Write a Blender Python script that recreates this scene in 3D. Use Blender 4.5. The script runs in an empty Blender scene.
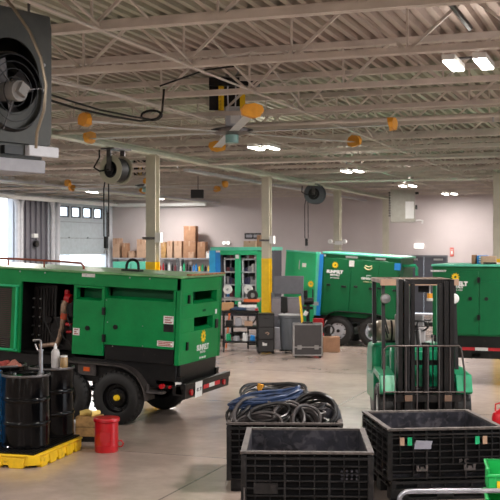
import bpy, bmesh, math, random
from mathutils import Vector, Matrix, Euler
R = math.radians
PI = math.pi
random.seed(7)
SC = bpy.context.scene
COL = SC.collection

# ------------------------------------------------------------------ camera
TH = R(19.85)
cs, sn = math.cos(TH), math.sin(TH)
HC = 2.6
cam = bpy.data.cameras.new('camera'); camo = bpy.data.objects.new('camera', cam); COL.objects.link(camo)
camo.location = (0, 0, HC)
camo.rotation_euler = (R(90), 0, TH)
cam.sensor_width = 36; cam.lens = 1080/500*36
cam.shift_y = -3/500
cam.clip_end = 400
cam.dof.use_dof = True; cam.dof.focus_distance = 14.0; cam.dof.aperture_fstop = 4.0
SC.camera = camo

# ------------------------------------------------------------------ world, lights, exposure
w = bpy.data.worlds.new('World'); SC.world = w; w.use_nodes = True
bg = w.node_tree.nodes['Background']
bg.inputs[0].default_value = (0.80, 0.90, 1.0, 1); bg.inputs[1].default_value = 2.0
SC.view_settings.view_transform = 'Standard'
try: SC.view_settings.look = 'None'
except Exception: pass
SC.view_settings.exposure = 1.12
SC.view_settings.gamma = 1.0
SC.view_settings.use_curve_mapping = False
LAMP_W = 130.0
LAMP_C = (1.0, 0.94, 0.89)
# strip-light positions (a, t), under the joists
LIGHTS = [(-1.73, 11.7), (-7, 20.2), (-7, 27.2), (-7, 34.3), (-6.6, 40.0), (-12.6, 20.2), (-18.2, 34.3), (-18.2, 40.0),
          (3.5, 11.7), (3.5, 18.7), (3.5, 25.7), (3.5, 34.0), (-13.2, 10.5), (-18.2, 24.0),
          (-1.73, 4.7), (3.5, 4.7), (-7.2, 4.7), (-12.6, 4.7), (-1.73, -2), (-7.2, -2), (0.2, 18.7)]
DECK_FILL = 0.02
# daylight coming through the two dock openings
def area(name, loc, rot, sx, sy, watts, col):
    L = bpy.data.lights.new(name, 'AREA'); L.shape = 'RECTANGLE'; L.size = sx; L.size_y = sy; L.energy = watts; L.color = col
    o = bpy.data.objects.new(name, L); COL.objects.link(o); o.location = loc; o.rotation_euler = rot
    return o
# light portals: they emit nothing, they only help the sky light in through the dock openings and the added right-wall bay
for nm, lc, rz, sx_, sz_ in (('dock_portal', (-21.7, 44.3-2.0, 2.2), -90, 5.0, 4.2), ('dock_portal', (-21.7, 36.2, 2.2), -90, 4.2, 4.2), ('added_bay_portal', (12.7, 13.0, 2.25), 90, 18.0, 4.3)):
    po = area(nm, lc, (R(90), 0, R(rz)), sx_, sz_, 10, (1, 1, 1)); po.data.cycles.is_portal = True

# ------------------------------------------------------------------ mapping helpers
def P(px, Y):
    X = (px-250)/1080*Y
    return (X*cs - Y*sn, X*sn + Y*cs)
def Zp(py, Y): return HC-(py-247)*Y/1080
def on_plane(px, py, axis, val):
    X = (px-250)/1080
    d = (X*cs-sn, X*sn+cs)
    Y = val/d[1] if axis == 't' else val/d[0]
    return Vector((d[0]*Y, d[1]*Y, Zp(py, Y)))
def yaw(vx): return TH - math.atan((vx-250)/1080)

# ------------------------------------------------------------------ materials
_m = {}
def mat(name, col, rough=0.5, metal=0.0, var=0.08, scale=6.0, bump=0.0, emit=0.0, spec=0.5, coat=0.0, rvar=0.08, stain=None):
    if name in _m: return _m[name]
    m = bpy.data.materials.new(name); m.use_nodes = True; _m[name] = m
    nt = m.node_tree; b = nt.nodes['Principled BSDF']
    b.inputs['Roughness'].default_value = rough; b.inputs['Metallic'].default_value = metal
    b.inputs['Specular IOR Level'].default_value = spec
    b.inputs['Coat Weight'].default_value = coat
    if emit:
        b.inputs['Base Color'].default_value = (*col, 1)
        b.inputs['Emission Color'].default_value = (*col, 1); b.inputs['Emission Strength'].default_value = emit
        return m
    tc = nt.nodes.new('ShaderNodeTexCoord')
    n = nt.nodes.new('ShaderNodeTexNoise'); n.inputs['Scale'].default_value = scale; n.inputs['Detail'].default_value = 5
    n.inputs['Roughness'].default_value = 0.65
    nt.links.new(tc.outputs['Object'], n.inputs['Vector'])
    r = nt.nodes.new('ShaderNodeValToRGB')
    r.color_ramp.elements[0].position = 0.32; r.color_ramp.elements[1].position = 0.68
    lo = [max(0, c*(1-var*1.6)) for c in col]; hi = [min(1, c*(1+var)) for c in col]
    r.color_ramp.elements[0].color = (*lo, 1); r.color_ramp.elements[1].color = (*hi, 1)
    nt.links.new(n.outputs['Fac'], r.inputs['Fac'])
    out = r.outputs['Color']
    if stain:
        n2 = nt.nodes.new('ShaderNodeTexNoise'); n2.inputs['Scale'].default_value = stain[1]; n2.inputs['Detail'].default_value = 8
        n2.inputs['Distortion'].default_value = 0.6
        nt.links.new(tc.outputs['Object'], n2.inputs['Vector'])
        r2 = nt.nodes.new('ShaderNodeValToRGB'); r2.color_ramp.elements[0].position = stain[2]; r2.color_ramp.elements[1].position = stain[2]+0.12
        r2.color_ramp.elements[0].color = (0, 0, 0, 1); r2.color_ramp.elements[1].color = (stain[3],)*3+(1,)
        nt.links.new(n2.outputs['Fac'], r2.inputs['Fac'])
        mx = nt.nodes.new('ShaderNodeMix'); mx.data_type = 'RGBA'
        nt.links.new(r2.outputs['Color'], mx.inputs[0]); nt.links.new(out, mx.inputs[6]); mx.inputs[7].default_value = (*stain[0], 1)
        out = mx.outputs[2]
    nt.links.new(out, b.inputs['Base Color'])
    mr = nt.nodes.new('ShaderNodeMapRange'); mr.inputs['To Min'].default_value = max(0.02, rough-rvar); mr.inputs['To Max'].default_value = min(1, rough+rvar)
    nt.links.new(n.outputs['Fac'], mr.inputs['Value']); nt.links.new(mr.outputs['Result'], b.inputs['Roughness'])
    if bump:
        bn = nt.nodes.new('ShaderNodeBump'); bn.inputs['Strength'].default_value = bump; bn.inputs['Distance'].default_value = 0.01
        nt.links.new(n.outputs['Fac'], bn.inputs['Height']); nt.links.new(bn.outputs['Normal'], b.inputs['Normal'])
    return m

GREEN = mat('green_paint', (0.001, 0.205, 0.050), 0.40, var=0.12, scale=2.5, spec=0.3, stain=((0.01, 0.12, 0.03), 9, 0.66, 0.5))
GREEN2 = mat('green_paint_clean', (0.001, 0.115, 0.036), 0.42, var=0.08, scale=3, spec=0.3)
GREENL = mat('green_paint_light', (0.01, 0.40, 0.16), 0.4, var=0.06, scale=3)
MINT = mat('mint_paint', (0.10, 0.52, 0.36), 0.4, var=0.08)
GREENF = mat('forklift_green', (0.002, 0.25, 0.11), 0.35, var=0.15, scale=5, coat=0.2, stain=((0.02, 0.06, 0.04), 12, 0.62, 0.7))
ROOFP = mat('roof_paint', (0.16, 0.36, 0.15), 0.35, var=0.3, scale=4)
BLUE = mat('blue_paint', (0.01, 0.22, 0.62), 0.4)
BLACKP = mat('black_plastic', (0.013, 0.012, 0.0125), 0.42, var=0.5, scale=14, spec=0.28, stain=((0.06, 0.048, 0.045), 20, 0.64, 0.6))
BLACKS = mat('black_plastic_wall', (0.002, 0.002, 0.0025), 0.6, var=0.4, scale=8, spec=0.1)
DUSTY = mat('dusty_rim', (0.085, 0.070, 0.064), 0.6, var=0.4, scale=18)
BLACKIN = mat('scuffed_plastic', (0.022, 0.022, 0.030), 0.5, var=0.5, scale=5, spec=0.3, stain=((0.085, 0.078, 0.09), 11, 0.5, 0.6))
BLACKM = mat('black_metal', (0.004, 0.0036, 0.004), 0.38, var=0.3, scale=10, spec=0.4, stain=((0.035, 0.022, 0.018), 15, 0.62, 0.5))
BLACKG = mat('black_gloss', (0.0025, 0.0025, 0.003), 0.12, var=0.2, scale=3, spec=0.22, rvar=0.05)
DARKR = mat('dark_bay', (0.004, 0.0035, 0.0035), 0.8, var=0.5, scale=12, spec=0.1)
RUBBER = mat('rubber', (0.007, 0.0065, 0.0065), 0.62, var=0.3, scale=12, bump=0.2)
RUBBER2 = mat('hose_rubber', (0.020, 0.018, 0.018), 0.38, var=0.5, scale=9)
HOSEB = mat('blue_hose', (0.014, 0.032, 0.085), 0.4, var=0.35, scale=9)
HOSEG = mat('grey_hose', (0.055, 0.046, 0.045), 0.42, var=0.35, scale=9)
STEEL = mat('steel', (0.42, 0.41, 0.42), 0.32, metal=0.9, var=0.15)
STEELD = mat('dull_steel', (0.12, 0.11, 0.11), 0.42, metal=0.7, var=0.25, scale=9)
TUBEG = mat('galvanised_tube', (0.36, 0.36, 0.40), 0.35, metal=0.8, var=0.2)
GREYP = mat('grey_paint', (0.30, 0.30, 0.33), 0.5)
GREYD = mat('dark_grey_paint', (0.10, 0.105, 0.12), 0.45)
SILV = mat('silver_paint', (0.55, 0.56, 0.60), 0.4)
YEL = mat('yellow_plastic', (0.80, 0.50, 0.01), 0.42, var=0.1, stain=((0.30, 0.17, 0.02), 7, 0.6, 0.7))
YELP = mat('yellow_paint', (0.85, 0.55, 0.01), 0.4, var=0.08)
ORG = mat('orange_tip', (0.75, 0.32, 0.02), 0.5)
RED = mat('red_paint', (0.42, 0.006, 0.012), 0.3, var=0.1, coat=0.2)
REDD = mat('red_tape', (0.55, 0.02, 0.03), 0.4)
WHITE = mat('white', (0.75, 0.75, 0.74), 0.45, var=0.04)
PAPER = mat('paper', (0.72, 0.70, 0.68), 0.7, var=0.2, scale=40)
CARD = mat('cardboard', (0.33, 0.175, 0.10), 0.8, var=0.15, scale=5)
CARDL = mat('pale_cardboard', (0.45, 0.29, 0.20), 0.8, var=0.12, scale=5)
WOOD = mat('wood', (0.42, 0.24, 0.09), 0.65, var=0.3, scale=7)
RUST = mat('rusty_strip', (0.36, 0.17, 0.07), 0.7, var=0.5, scale=12)
STRUCT = mat('joist_paint', (0.58, 0.52, 0.47), 0.45, var=0.1, scale=2)
STRUCTG = mat('girder_paint', (0.56, 0.58, 0.46), 0.45, var=0.08, scale=2)
COLP = mat('column_paint', (0.50, 0.47, 0.38), 0.42, var=0.08, scale=2)
DECK = None
TAN = mat('heat_stained_pipe', (0.30, 0.20, 0.14), 0.5, metal=0.3, var=0.4, scale=9)
HEAT = mat('heater_casing', (0.035, 0.036, 0.03), 0.5, var=0.2)
CLEAR = mat('bottle_plastic', (0.50, 0.47, 0.46), 0.35, var=0.1)
LIT = mat('lamp_strip', (1.0, 0.95, 0.88), emit=14.0)
LITS = mat('sign_face', (0.95, 0.92, 0.88), emit=0.8)

def glass_mat():
    m = bpy.data.materials.new('clear_panel'); m.use_nodes = True
    b = m.node_tree.nodes['Principled BSDF']
    b.inputs['Base Color'].default_value = (0.9, 0.95, 1, 1); b.inputs['Roughness'].default_value = 0.1
    b.inputs['Transmission Weight'].default_value = 1.0; b.inputs['IOR'].default_value = 1.02
    return m
GLASS = glass_mat()

def floor_mat():
    m = bpy.data.materials.new('polished_concrete'); m.use_nodes = True
    nt = m.node_tree; b = nt.nodes['Principled BSDF']; L = nt.links
    tc = nt.nodes.new('ShaderNodeTexCoord')
    def noise(sc, d=6):
        n = nt.nodes.new('ShaderNodeTexNoise'); n.inputs['Scale'].default_value = sc; n.inputs['Detail'].default_value = d
        n.inputs['Roughness'].default_value = 0.62; L.new(tc.outputs['Object'], n.inputs['Vector']); return n
    def ramp(n, p0, c0, p1, c1):
        r = nt.nodes.new('ShaderNodeValToRGB'); r.color_ramp.elements[0].position = p0; r.color_ramp.elements[1].position = p1
        r.color_ramp.elements[0].color = (*c0, 1); r.color_ramp.elements[1].color = (*c1, 1); L.new(n.outputs['Fac'], r.inputs['Fac']); return r
    a = ramp(noise(0.55), 0.3, (0.31, 0.245, 0.208), 0.7, (0.45, 0.365, 0.315))
    s = ramp(noise(4.0, 9), 0.35, (0.80, 0.78, 0.76), 0.65, (1, 1, 1))
    mx = nt.nodes.new('ShaderNodeMix'); mx.data_type = 'RGBA'; mx.blend_type = 'MULTIPLY'; mx.inputs[0].default_value = 0.7
    L.new(a.outputs['Color'], mx.inputs[6]); L.new(s.outputs['Color'], mx.inputs[7])
    # saw-cut joints every 4.6 m
    sep = nt.nodes.new('ShaderNodeSeparateXYZ'); L.new(tc.outputs['Object'], sep.inputs[0])
    def joint(axis, off):
        ad = nt.nodes.new('ShaderNodeMath'); ad.operation = 'ADD'; ad.inputs[1].default_value = off; L.new(sep.outputs[axis], ad.inputs[0])
        pp = nt.nodes.new('ShaderNodeMath'); pp.operation = 'PINGPONG'; pp.inputs[1].default_value = 2.3; L.new(ad.outputs[0], pp.inputs[0])
        lt = nt.nodes.new('ShaderNodeMath'); lt.operation = 'LESS_THAN'; lt.inputs[1].default_value = 0.012; L.new(pp.outputs[0], lt.inputs[0]); return lt
    jx, jy = joint('X', 9.25), joint('Y', 1.4)
    mm = nt.nodes.new('ShaderNodeMath'); mm.operation = 'MAXIMUM'; L.new(jx.outputs[0], mm.inputs[0]); L.new(jy.outputs[0], mm.inputs[1])
    mj = nt.nodes.new('ShaderNodeMath'); mj.operation = 'MULTIPLY'; mj.inputs[1].default_value = 0.7; L.new(mm.outputs[0], mj.inputs[0])
    m2 = nt.nodes.new('ShaderNodeMix'); m2.data_type = 'RGBA'; L.new(mj.outputs[0], m2.inputs[0]); L.new(mx.outputs[2], m2.inputs[6]); m2.inputs[7].default_value = (0.08, 0.07, 0.06, 1)
    L.new(m2.outputs[2], b.inputs['Base Color'])
    rr = nt.nodes.new('ShaderNodeMapRange'); rr.inputs['To Min'].default_value = 0.16; rr.inputs['To Max'].default_value = 0.28
    L.new(noise(1.7).outputs['Fac'], rr.inputs['Value']); L.new(rr.outputs['Result'], b.inputs['Roughness'])
    b.inputs['Specular IOR Level'].default_value = 0.6
    bn = nt.nodes.new('ShaderNodeBump'); bn.inputs['Strength'].default_value = 0.025; bn.inputs['Distance'].default_value = 0.01
    L.new(noise(2.2).outputs['Fac'], bn.inputs['Height']); L.new(bn.outputs['Normal'], b.inputs['Normal'])
    return m
FLOOR = floor_mat()
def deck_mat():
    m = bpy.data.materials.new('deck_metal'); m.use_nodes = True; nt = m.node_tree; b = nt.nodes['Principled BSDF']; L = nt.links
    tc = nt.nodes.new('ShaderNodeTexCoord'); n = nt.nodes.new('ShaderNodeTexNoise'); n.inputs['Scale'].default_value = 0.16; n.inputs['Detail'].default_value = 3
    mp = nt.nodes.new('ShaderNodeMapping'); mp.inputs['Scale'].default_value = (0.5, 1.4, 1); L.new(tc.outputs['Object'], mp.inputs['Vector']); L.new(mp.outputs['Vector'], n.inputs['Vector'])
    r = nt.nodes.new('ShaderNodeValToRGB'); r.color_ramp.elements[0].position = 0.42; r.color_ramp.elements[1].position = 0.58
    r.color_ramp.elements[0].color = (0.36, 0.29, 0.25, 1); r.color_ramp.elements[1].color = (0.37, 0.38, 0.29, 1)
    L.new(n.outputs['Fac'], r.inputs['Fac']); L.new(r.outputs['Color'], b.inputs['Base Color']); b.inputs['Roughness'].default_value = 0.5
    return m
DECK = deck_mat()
WALLF = mat('wall_paint', (0.54, 0.48, 0.48), 0.85, var=0.04, scale=0.6)
WALLL = mat('dock_wall_paint', (0.62, 0.66, 0.72), 0.7, var=0.05, scale=0.6)

# ------------------------------------------------------------------ mesh builder
class MB:
    def __init__(s): s.v = []; s.f = []; s.m = []
    def add(s, vs, fs, mi=0):
        o = len(s.v); s.v += [tuple(v) for v in vs]; s.f += [tuple(i+o for i in f) for f in fs]; s.m += [mi]*len(fs); return s
    def box(s, x0, x1, y0, y1, z0, z1, mi=0):
        v = [(x0, y0, z0), (x1, y0, z0), (x1, y1, z0), (x0, y1, z0), (x0, y0, z1), (x1, y0, z1), (x1, y1, z1), (x0, y1, z1)]
        return s.add(v, [(0, 3, 2, 1), (4, 5, 6, 7), (0, 1, 5, 4), (1, 2, 6, 5), (2, 3, 7, 6), (3, 0, 4, 7)], mi)
    def cbox(s, c, d, rot=None, mi=0):
        c = Vector(c); M = rot if rot is not None else Matrix.Identity(3)
        v = [c + M @ Vector((i*d[0]/2, j*d[1]/2, k*d[2]/2)) for i, j, k in
             ((-1, -1, -1), (1, -1, -1), (1, 1, -1), (-1, 1, -1), (-1, -1, 1), (1, -1, 1), (1, 1, 1), (-1, 1, 1))]
        return s.add(v, [(0, 3, 2, 1), (4, 5, 6, 7), (0, 1, 5, 4), (1, 2, 6, 5), (2, 3, 7, 6), (3, 0, 4, 7)], mi)
    def bar(s, p0, p1, w, h, mi=0):
        p0, p1 = Vector(p0), Vector(p1); d = p1-p0
        q = d.to_track_quat('X', 'Z').to_matrix()
        return s.cbox((p0+p1)/2, (d.length, w, h), q, mi)
    def cyl(s, p0, p1, r0, r1=None, n=16, mi=0, caps=True):
        r1 = r0 if r1 is None else r1
        p0, p1 = Vector(p0), Vector(p1); q = (p1-p0).to_track_quat('Z', 'Y').to_matrix()
        v = []
        for p, r in ((p0, r0), (p1, r1)):
            for i in range(n):
                a = 2*PI*i/n; v.append(p + q @ Vector((r*math.cos(a), r*math.sin(a), 0)))
        f = [(i, (i+1) % n, n+(i+1) % n, n+i) for i in range(n)]
        if caps: f += [tuple(range(n-1, -1, -1)), tuple(range(n, 2*n))]
        return s.add(v, f, mi)
    def tube(s, pts, r, n=8, closed=False, mi=0):
        pts = [Vector(p) for p in pts]; N = len(pts); v = []; up = None
        for i, p in enumerate(pts):
            if closed: d = pts[(i+1) % N]-pts[i-1]
            else: d = pts[min(i+1, N-1)]-pts[max(i-1, 0)]
            d.normalize()
            if up is None:
                up = Vector((0, 0, 1)) if abs(d.z) < 0.9 else Vector((1, 0, 0))
            x = d.cross(up)
            if x.length < 1e-4: x = d.orthogonal()
            x.normalize(); y = x.cross(d).normalized(); up = y
            rr = r[i] if isinstance(r, (list, tuple)) else r
            for k in range(n):
                a = 2*PI*k/n; v.append(p + x*(rr*math.cos(a)) + y*(rr*math.sin(a)))
        M = N if closed else N-1; f = []
        for i in range(M):
            j = (i+1) % N
            for k in range(n):
                f.append((i*n+k, i*n+(k+1) % n, j*n+(k+1) % n, j*n+k))
        if not closed: f += [tuple(range(n-1, -1, -1)), tuple((N-1)*n+k for k in range(n))]
        return s.add(v, f, mi)
    def lathe(s, prof, c=(0, 0, 0), axis='Z', n=32, mi=0):
        v = []; c = Vector(c)
        for r, h in prof:
            for i in range(n):
                a = 2*PI*i/n; x, y = r*math.cos(a), r*math.sin(a)
                v.append(c + (Vector((x, y, h)) if axis == 'Z' else Vector((x, h, y)) if axis == 'Y' else Vector((h, x, y))))
        f = []
        for j in range(len(prof)-1):
            for i in range(n):
                f.append((j*n+i, j*n+(i+1) % n, (j+1)*n+(i+1) % n, (j+1)*n+i))
        return s.add(v, f, mi)
    def prism(s, poly, axis, d0, d1, mi=0):
        def mk(u, v_, d): return (u, d, v_) if axis == 'y' else (d, u, v_) if axis == 'x' else (u, v_, d)
        n = len(poly); v = [mk(u, q, d0) for u, q in poly]+[mk(u, q, d1) for u, q in poly]
        f = [tuple(range(n)), tuple(range(2*n-1, n-1, -1))]+[(i, (i+1) % n, n+(i+1) % n, n+i) for i in range(n)]
        return s.add(v, f, mi)
    def holed(s, axis, u0, u1, v0, v1, d0, d1, holes, mi=0):
        us = sorted({u0, u1, *[h for q in holes for h in q[:2]]}); vs = sorted({v0, v1, *[h for q in holes for h in q[2:4]]})
        for j in range(len(vs)-1):
            run = None
            for i in range(len(us)-1):
                cu, cv = (us[i]+us[i+1])/2, (vs[j]+vs[j+1])/2
                hole = any(h[0] < cu < h[1] and h[2] < cv < h[3] for h in holes)
                if hole:
                    if run is not None: s._pb(axis, run, us[i], vs[j], vs[j+1], d0, d1, mi); run = None
                elif run is None: run = us[i]
            if run is not None: s._pb(axis, run, us[-1], vs[j], vs[j+1], d0, d1, mi)
        return s
    def _pb(s, axis, u0, u1, v0, v1, d0, d1, mi):
        if axis == 'y': s.box(u0, u1, d0, d1, v0, v1, mi)
        elif axis == 'x': s.box(d0, d1, u0, u1, v0, v1, mi)
        else: s.box(u0, u1, v0, v1, d0, d1, mi)
    def ringplate(s, cx, cz, hw, hh, r, y0, y1, n=40, mi=0):
        v = []; 
        for y in (y0, y1):
            for k in range(n):
                a = 2*PI*k/n; c_, s_ = math.cos(a), math.sin(a)
                t = min(hw/abs(c_) if abs(c_) > 1e-6 else 1e9, hh/abs(s_) if abs(s_) > 1e-6 else 1e9)
                v.append((cx+c_*t, y, cz+s_*t)); v.append((cx+c_*r, y, cz+s_*r))
        f = []
        for k in range(n):
            j = (k+1) % n; o = 2*n
            f += [(2*k, 2*j, 2*j+1, 2*k+1), (o+2*k, o+2*k+1, o+2*j+1, o+2*j), (2*k+1, 2*j+1, o+2*j+1, o+2*k+1), (2*k, o+2*k, o+2*j, 2*j)]
        return s.add(v, f, mi)
    def mesh(s, name, mats, ang=35):
        me = bpy.data.meshes.new(name); me.from_pydata(s.v, [], s.f); me.validate()
        for m in (mats if isinstance(mats, (list, tuple)) else [mats]): me.materials.append(m)
        if len(me.polygons) == len(s.m): me.polygons.foreach_set('material_index', s.m)
        me.polygons.foreach_set('use_smooth', [True]*len(me.polygons))
        bm = bmesh.new(); bm.from_mesh(me); bmesh.ops.recalc_face_normals(bm, faces=bm.faces); bm.to_mesh(me); bm.free()
        me.set_sharp_from_angle(angle=R(ang))
        return me
    def build(s, name, mats, parent=None, loc=None, rot=None, bev=0, label=None):
        o = bpy.data.objects.new(name, s.mesh(name, mats)); COL.objects.link(o)
        if parent is not None: o.parent = parent
        if loc is not None: o.location = loc
        if rot is not None: o.rotation_euler = rot
        if bev:
            b = o.modifiers.new('edge', 'BEVEL'); b.width = bev; b.segments = 2; b.limit_method = 'ANGLE'; b.angle_limit = R(50)
        if label: o['label'] = label
        return o

def tag(o, label=None, cat=None, group=None, kind=None):
    if label: o['label'] = label
    if cat: o['category'] = cat
    if group: o['group'] = group
    if kind: o['kind'] = kind
    return o
def empty(name, loc, rz, label, cat, group=None, ry=0.0, rx=0.0):
    o = bpy.data.objects.new(name, None); COL.objects.link(o); o.location = loc; o.rotation_euler = (rx, ry, rz); o.empty_display_size = 0.2
    return tag(o, label, cat, group)
def ref(name, rz=0):
    return None
def copy_tree(o, parent=None):
    c = o.copy(); COL.objects.link(c)
    if parent is not None: c.parent = parent
    for ch in list(o.children): copy_tree(ch, c)
    return c
def struct(o, label=None, cat=None, group=None): return tag(o, label, cat, group, 'structure')

def text(body, name, size, mat_, parent, loc, rot, ext=0.002, bold=0.0, align='CENTER', sx=1.0):
    cu = bpy.data.curves.new(name, 'FONT'); cu.body = body; cu.size = size; cu.extrude = ext; cu.align_x = align; cu.align_y = 'CENTER'; cu.offset = bold
    cu.materials.append(mat_)
    tmp = bpy.data.objects.new(name, cu); me = bpy.data.meshes.new_from_object(tmp); bpy.data.objects.remove(tmp)
    o = bpy.data.objects.new(name, me); COL.objects.link(o); o.parent = parent; o.location = loc; o.rotation_euler = rot; o.scale = (sx, 1, 1)
    return o
def sun_logo(name, r, mat_, parent, loc, rot):
    n = 20; mb = MB(); v = []
    for z in (0, 0.004):
        for k in range(n):
            a = 2*PI*k/n + 0.1; ro = r if k % 2 == 0 else r*0.62
            v.append((ro*math.cos(a), ro*math.sin(a), z)); v.append((r*0.26*math.cos(a), r*0.26*math.sin(a), z))
    o = 2*n; f = []
    for k in range(n):
        j = (k+1) % n
        f += [(2*k, 2*k+1, 2*j+1, 2*j), (o+2*k, o+2*j, o+2*j+1, o+2*k+1), (2*k, 2*j, o+2*j, o+2*k), (2*k+1, o+2*k+1, o+2*j+1, 2*j+1)]
    mb.add(v, f)
    return mb.build(name, mat_, parent, loc, rot)
FRONT = (R(90), 0, 0)
SIDE = (R(90), 0, R(90))
# ================================================================== STRUCTURE
ZD, ZJ, ZG = 5.15, 4.57, 4.45      # deck underside, joist bottoms, girder bottom
TW = 42.0; AW = -21.5; AR = 12.6; TB = -7.0
struct(MB().box(-60, 30, TB, TW+0.3, -0.2, 0).build('floor', FLOOR))
# ceiling: corrugated deck
mb = MB(); pitch = 0.17; x = AW-0.2; prof = []
while x < AR:
    prof += [(x, ZD), (x+0.065, ZD), (x+0.080, ZD+0.075), (x+0.155, ZD+0.075)]; x += pitch
v = [(p[0], TB, p[1]) for p in prof]+[(p[0], TW+0.2, p[1]) for p in prof]; n = len(prof)
mb.add(v, [(i, i+1, n+i+1, n+i) for i in range(n-1)])
mb.box(AW-0.2, AR, TB, TW+0.2, ZD+0.09, ZD+0.15)
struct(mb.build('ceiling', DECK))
# walls
PX = lambda px: on_plane(px, 247, 't', TW).x
TT = lambda px: on_plane(px, 247, 'a', AW).y
d0, d1 = PX(400), PX(448)
struct(MB().holed('y', AW-0.3, AR, 0, ZD+0.05, TW, TW+0.25, [(d0, d1, 0, 2.28)]).build('wall_back', WALLF))
b3 = (TT(56), TT(106)); b1 = (TT(-50), TT(13)); b2 = (TT(19), TT(49))
struct(MB().holed('x', TB, TW, 0, ZD+0.05, AW-0.25, AW, [(b3[0], b3[1], 0, 4.42), (b1[0], b1[1], 0, 4.42), (b2[0], b2[1], 0, 4.42)]).build('wall_left', WALLL))
struct(MB().holed('x', TB, TW, 0, ZD+0.05, AR, AR+0.25, [(4.0, 22.0, 0, 4.4)]).build('wall_right', WALLF))  # unseen bay opening, added to let daylight onto right-facing sides
struct(MB().box(AW, AR, TB-0.25, TB, 0, ZD+0.05).build('wall_front', WALLF))
# white header along the dock wall and rounded bay frames
struct(MB().box(AW, AW+0.18, 20, TW, 4.50, 4.57).build('trim_1', WHITE))
def bay_frame(t0, t1, zt, name):
    r = 0.45; pts = [(AW+0.12, t0, 0.0)]
    for k in range(7):
        a = PI - k*PI/12; pts.append((AW+0.12, t0+r+r*math.cos(a), zt-r+r*math.sin(a)))
    for k in range(7):
        a = PI/2 - k*PI/12; pts.append((AW+0.12, t1-r+r*math.cos(a), zt-r+r*math.sin(a)))
    pts.append((AW+0.12, t1, 0.0))
    struct(MB().tube(pts, 0.10, 8).build(name, SILV))
bay_frame(b1[0]-0.1, b1[1]+0.1, 4.5, 'trim_2'); bay_frame(b2[0]-0.08, b2[1]+0.08, 4.5, 'trim_3'); bay_frame(b3[0]-0.08, b3[1]+0.08, 4.5, 'trim_4')
# closed ribbed door of the middle bay
mb = MB(); tt = b2[0]; k = 0
while tt < b2[1]-0.01:
    mb.box(AW-0.18, AW-(0.05 if k % 2 else 0.12), tt, min(tt+0.19, b2[1]), 0, 4.42); tt += 0.19; k += 1
dr = struct(mb.build('door_2', mat('door_ribbed', (0.15, 0.145, 0.17), 0.5)))
MB().box(AW-0.05, AW+0.06, b2[0]+0.95*1.0, b2[0]+1.25, 2.95, 3.10).build('sensor_box', WHITE, dr)
MB().cyl((AW, b2[0]+1.1, 2.72), (AW+0.12, b2[0]+1.1, 2.72), 0.13).build('fan_guard', BLACKM, dr)
# partly raised sectional door with four windows (slightly inclined in its track)
zb, zt = 2.28, 4.42
wins = []; L = b3[1]-b3[0]
for k in range(4):
    a0 = b3[0]+L*(0.08+0.225*k); wins.append((a0, a0+L*0.15, 3.84, 4.18))
dr = struct(MB().holed('x', b3[0]+0.02, b3[1]-0.02, zb, zt, AW-0.08, AW-0.02, wins).build('door_3', mat('door_pale', (0.46, 0.52, 0.57), 0.5)))
for wv in wins:
    mb = MB()
    mb.box(AW-0.03, AW+0.01, wv[0]-0.05, wv[1]+0.05, wv[2]-0.05, wv[2]); mb.box(AW-0.03, AW+0.01, wv[0]-0.05, wv[1]+0.05, wv[3], wv[3]+0.05)
    mb.box(AW-0.03, AW+0.01, wv[0]-0.05, wv[0], wv[2], wv[3]); mb.box(AW-0.03, AW+0.01, wv[1], wv[1]+0.05, wv[2], wv[3])
    f = mb.build('window_frame', BLACKM, dr)
    MB().box(AW-0.055, AW-0.045, wv[0], wv[1], wv[2], wv[3]).build('pane', GLASS, f)
mb = MB()
for z in (2.95, 3.6): mb.box(AW-0.03, AW-0.012, b3[0]+0.03, b3[1]-0.03, z, z+0.015)
mb.build('panel_joint', GREYD, dr)
for q in (0.25, 0.62):
    MB().cyl((AW-0.03, b3[0]+L*q, 2.98), (AW+0.0, b3[0]+L*q, 2.98), 0.03).build('bolt', BLACKM, dr)
for sgn, q in ((1, b3[0]-0.02), (1, b3[1]+0.02)):
    MB().box(AW+0.02, AW+0.10, q-0.03, q+0.03, 0, 4.4).build('track', STEELD, dr)
# far double door
mb = MB(); fr = 0.07
mb.box(d0, d0+fr, TW-0.04, TW+0.1, 0, 2.28); mb.box(d1-fr, d1, TW-0.04, TW+0.1, 0, 2.28); mb.box(d0+fr, d1-fr, TW-0.04, TW+0.1, 2.2, 2.28)
struct(mb.build('trim_5', GREYD))
dm = (d0+d1)/2
dr = struct(MB().box(d0+fr, dm-0.006, TW, TW+0.06, 0.02, 2.2).box(dm+0.006, d1-fr, TW, TW+0.06, 0.02, 2.2).build('door_1', mat('door_grey', (0.055, 0.058, 0.075), 0.4)))
for q in (-0.12, 0.12): MB().cyl((dm+q, TW-0.05, 1.02), (dm+q, TW, 1.02), 0.03).build('door_handle', STEEL, dr)
for q in (d0+0.35, d1-0.55): MB().box(q, q+0.35, TW-0.05, TW, 2.08, 2.15).build('door_closer', STEEL, dr)
# outdoors
struct(MB().box(-90, AW-0.3, 5, 80, -0.25, -0.05).build('ground', mat('yard_asphalt', (0.35, 0.35, 0.34), 0.9, var=0.1, scale=1)))
struct(MB().box(AR+0.26, 60, -30, 40, -0.25, -0.05).build('ground', mat('yard_asphalt', (0.35, 0.35, 0.34), 0.9)))

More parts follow.
